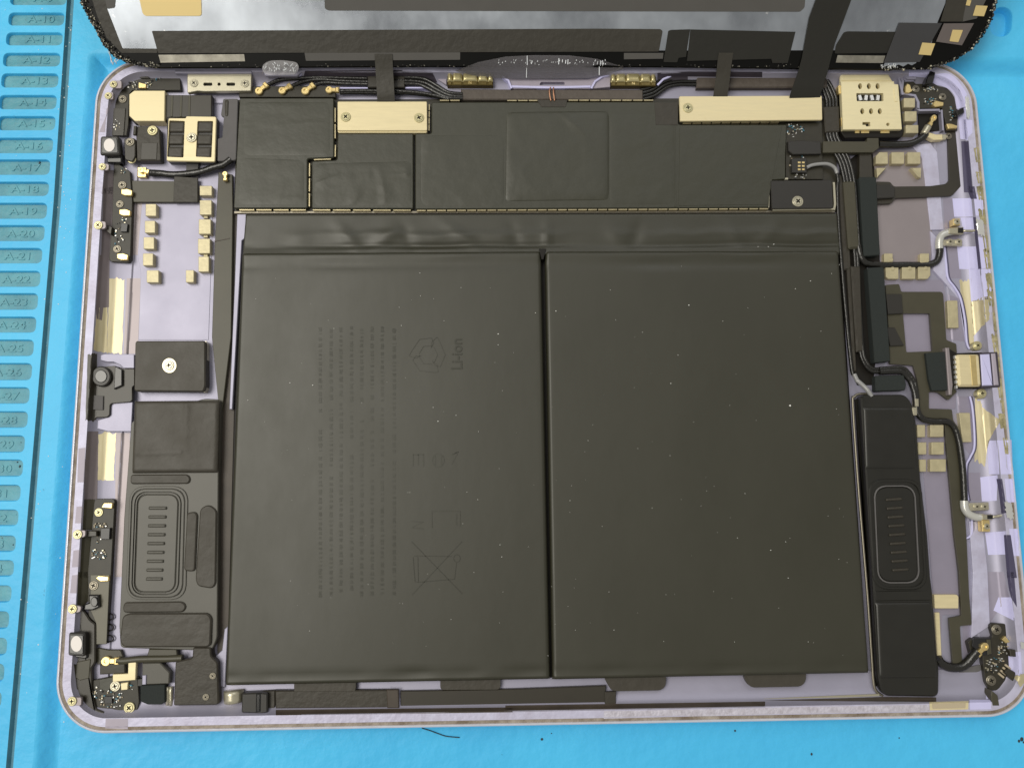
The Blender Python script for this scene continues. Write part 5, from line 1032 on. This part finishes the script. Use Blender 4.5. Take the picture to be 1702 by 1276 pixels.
lp('gold_contact', P('a4', 1052, 274, 1134, 280, 1106, 356, 1028, 350), .62, 'sticker_gold'); lp('gold_contact', P('a4', 1396, 36, 1470, 40, 1446, 106, 1376, 102), .5, 'sticker_gold')
lp('gold_contact', P('a4', 1340, 0, 1366, 5, 1355, 40, 1330, 35), .5, 'sticker_gold')
sfx = lp('screen_flex', P('a4', 1190, 152, 1382, 150, 1305, 292, 1140, 268), .4, 'lid_flex', label='grey flex board with a gold window in the screen corner'); lp('gold_window', P('a4', 1246, 192, 1312, 194, 1282, 272, 1226, 266), .5, 'sticker_gold', parent=sfx, r=1)
lp('screen_flex', P('a4', 1215, -60, 1335, -60, 1330, 30, 1308, 140, 1168, 140, 1204, 20), .36, 'lid_tape', label='dark brown flex in the upper right of the screen')
lp('screen_flex', P('a4', 1335, -40, 1480, -40, 1400, 120, 1310, 140), .3, 'lid_tape_light')
# crumbs of glue and glass along the broken edge
items = []; rr = random.Random(17)
eL = LP(*left); eR = LP(*right)
for e, nmb, wd in ((eL, 560, 3.6), (eR, 320, 1.8)):
    for i in range(nmb):
        s = rr.random() * (len(e) - 1); k = int(s); f = s - k; a = Vector(e[k]) * (1 - f) + Vector(e[k + 1]) * f
        cx_ = Vector((0, 60)); d = (cx_ - a).normalized(); a = a + d * abs(rr.gauss(.2, .45)) * wd * .5
        r = rr.uniform(.08, .42); p = [(a.x + r * rr.uniform(.5, 1) * math.cos(t), a.y + r * rr.uniform(.5, 1) * math.sin(t)) for t in (0, 1.2, 2.4, 3.7, 5.1)]
        items.append((*prism_geo(p, -.05, rr.uniform(.1, .55), .15, LID, raw=True), rr.choice(('lid_glue', 'lid_glue', 'lid_black', 'lid_black', 'lid_tape_dark', 'foil_strip', 'steel', 'lid_tape_light'))))
multi('glue_crumbs', items, 'lid_glue', disp)
bz = LP((195, 92), (263, 104), (700, 104), (1150, 106), (1560, 104)); items = []
for i in range(160):
    x = rr.uniform(270, 1380); y = 112 - abs(rr.gauss(1.5, 2.0)); a = LP((x, y))[0]; r = rr.uniform(.06, .2)
    items.append((*prism_geo([(a[0] + r * math.cos(t), a[1] + r * math.sin(t)) for t in (0, 1.5, 3, 4.6)], 0, .15, .05, LID, raw=True), rr.choice(('lid_tape_light', 'foil_strip', 'lid_glue'))))
multi('edge_crumbs', items, 'lid_glue', disp)
# flat cables from the screen down to the board
def lidpt(x, y, h): return LID.to3(*LID.to2(x, y, h), h)
def cable(name, A, B, split, z_end, mat, label, h=.45):
    def path(Q):
        out = []
        for i, (x, y) in enumerate(Q):
            if i <= split: out.append(lidpt(x, y, h))
            else:
                zs = out[split].z if i > split else 0; t = (i - split) / (len(Q) - 1 - split); out.append(at(x, y, zs + (z_end - zs) * t ** .8))
        return out
    return sheet(name, path(A), path(B), mat, disp, .18, label=label)
cable('flat_cable', [(622.5, 90), (623, 100), (624, 115), (625, 130), (626, 148), (627, 166), (627.5, 172)], [(652, 90), (652.5, 100), (653, 115), (654, 130), (655, 148), (656, 166), (656.5, 172)], 1, 4.3, 'lid_tape', 'narrow flat cable from the screen to the short gold cover')
cable('flat_cable', [(1195, 88), (1193, 100), (1191.5, 115), (1190, 128), (1188, 142), (1186, 157), (1185, 164)], [(1219, 88), (1217, 100), (1215, 115), (1213.5, 128), (1211.5, 142), (1209.5, 157), (1209, 164)], 1, 4.3, 'lid_tape', 'narrow flat cable from the screen to the long gold cover')
cable('flat_cable', [(1362, -60), (1356, 0), (1345, 30), (1339, 62), (1333, 96), (1327, 118), (1320, 138), (1313, 158), (1312, 166)], [(1432, -60), (1415, 0), (1401, 38), (1388, 72), (1379.5, 104), (1375, 122), (1369, 140), (1364, 157), (1363, 165)], 4, 4.35, 'lid_tape_dark', 'wide black flat cable crossing the screen to the long gold cover')
# white shreds of glue
def shreds(name, parent, base, spread, nmb, L, seed, zf):
    rr = random.Random(seed); it = []
    for i in range(nmb):
        x, y = base[0] + rr.uniform(-spread[0], spread[0]), base[1] + rr.uniform(-spread[1], spread[1]); z = zf + rr.uniform(.1, .8)
        a = rr.uniform(-.9, .9); l = rr.uniform(.4, 1) * L; it.append(tube_geo([at(x, y, z), at(x + math.sin(a) * l * .5 + rr.uniform(-1, 1), y - math.cos(a) * l * .5, z + .5), at(x + math.sin(a) * l, y - math.cos(a) * l, z + rr.uniform(0, .8))], rr.uniform(.04, .12), 5, 2))
    return multi(name, it, 'fibre_and_glint', parent, smooth=True)
shreds('glue_fibres', tab, (466, 114), (26, 7), 36, 7, 5, 8.9)
shreds('glue_fibres', disp, (1478, 112), (14, 3), 30, 5, 8, 8.2)
shreds('glue_fibres', disp, (190, 100), (6, 10), 10, 20, 6, 7.5)

# ================================================================== dust and stray hair
rr = random.Random(23); it = []
SPK = [(482, 636, 1.2), (520, 640, 1.5), (828, 555, 1.5), (828, 573, 1), (834, 925, 1), (831, 905, 1), (1145, 507, 1.6), (1115, 637, 1.2), (1313, 674, 2.2), (1281, 914, 1.2), (1306, 900, 1), (890, 520, 1), (924, 517, 1.3), (1347, 467, 1.2), (1322, 480, 1.1), (1286, 406, 1.2), (1260, 410, 1), (1277, 410, 1), (794, 830, 1), (720, 677, 1), (758, 690, 1), (728, 700, 1.3), (555, 546, 1), (412, 665, 1), (738, 533, 1), (667, 541, 1), (698, 454, 1), (1127, 590, 1), (1310, 960, .9), (985, 706, .8), (1060, 745, .8)]
for x, y, r in SPK + [(rr.uniform(400, 1420), rr.uniform(440, 1100), rr.uniform(.3, .9)) for i in range(130)]:
    a = at(x, y, 4.75); s = r * .11; it.append(prism_geo([(a.x + s * rr.uniform(.7, 1.2) * math.cos(t), a.y + s * rr.uniform(.7, 1.2) * math.sin(t)) for t in (0, 1.2, 2.5, 3.8, 5.0)], 4.6, 4.75 + s * 1.0, s * .3, raw=True))
tag(multi('dust', it, 'white_dust', None), 'white dust specks scattered over the black battery', 'dust')
it = []
for x, y, r in ((66, 271, 5), (33, 775, 4.5), (29, 768, 3), (120, 43, 3), (98, 55, 1.5), (40, 120, 1.3), (60, 610, 1.2), (15, 310, 1.3), (84, 205, 1.6), (22, 905, 2), (6, 1005, 2), (35, 735, 1.4)):
    a = at(x, y, ZT - 1.0); s = r / 6.2 * .5
    it.append(prism_geo([(a.x + s * rr.uniform(.5, 1.4) * math.cos(t), a.y + s * rr.uniform(.5, 1.2) * math.sin(t)) for t in (0, .8, 1.6, 2.5, 3.3, 4.1, 5.0, 5.7)], ZT - 1.1, ZT - .9 + .05, .05, raw=True))
tag(multi('grime', it, 'dark_dust', None), 'dark grime spots in the numbered pockets of the blue mat', 'dirt')
it = []
for i in range(90):
    x, y = rr.choice(((rr.uniform(0, 110), rr.uniform(0, 1200)), (rr.uniform(95, 118), rr.uniform(0, 400)))); a = at(x, y, ZT); s = rr.uniform(.06, .2)
    if any(x0 - 3 < x < x1 + 3 and y0 - 3 < y < y1 + 3 for _, x0, x1, y0, y1 in POCK): continue
    it.append(prism_geo([(a.x + s * rr.uniform(.7, 1.2) * math.cos(t), a.y + s * rr.uniform(.7, 1.2) * math.sin(t)) for t in (0, 1.2, 2.5, 3.8, 5.0)], ZT - .05, ZT + s * .6, s * .2, raw=True))
tag(multi('dust', it, 'white_dust', None), 'pale dust specks on the numbered strip of the blue mat', 'dust')
V, F = tube_geo(p3(P('d3', 1100, 1015, 1150, 1030, 1210, 1052, 1260, 1068, 1345, 1076), .2), .13, 6, 5)
tag(build('hair', V, F, 'dark_dust', None, smooth=True), 'short dark curved hair lying on the mat below the tablet', 'hair')
it = [(*prism_geo(oval('d2', x, y, r, r * 1.3, 9), -.02, .12, .05),) for x, y, r in ((310, 1185, 7), (1660, 1100, 8), (1678, 1088, 11), (1690, 1108, 6), (880, 1080, 4))] + [(*prism_geo(oval('d4', x, y, r, r, 8), -.02, .1, .05),) for x, y, r in ((238, 1088, 9), (1495, 1033, 7), (300, 1050, 4))]
tag(multi('crumbs', it, 'dark_dust', None), 'dark crumbs on the blue mat below the tablet', 'crumb')
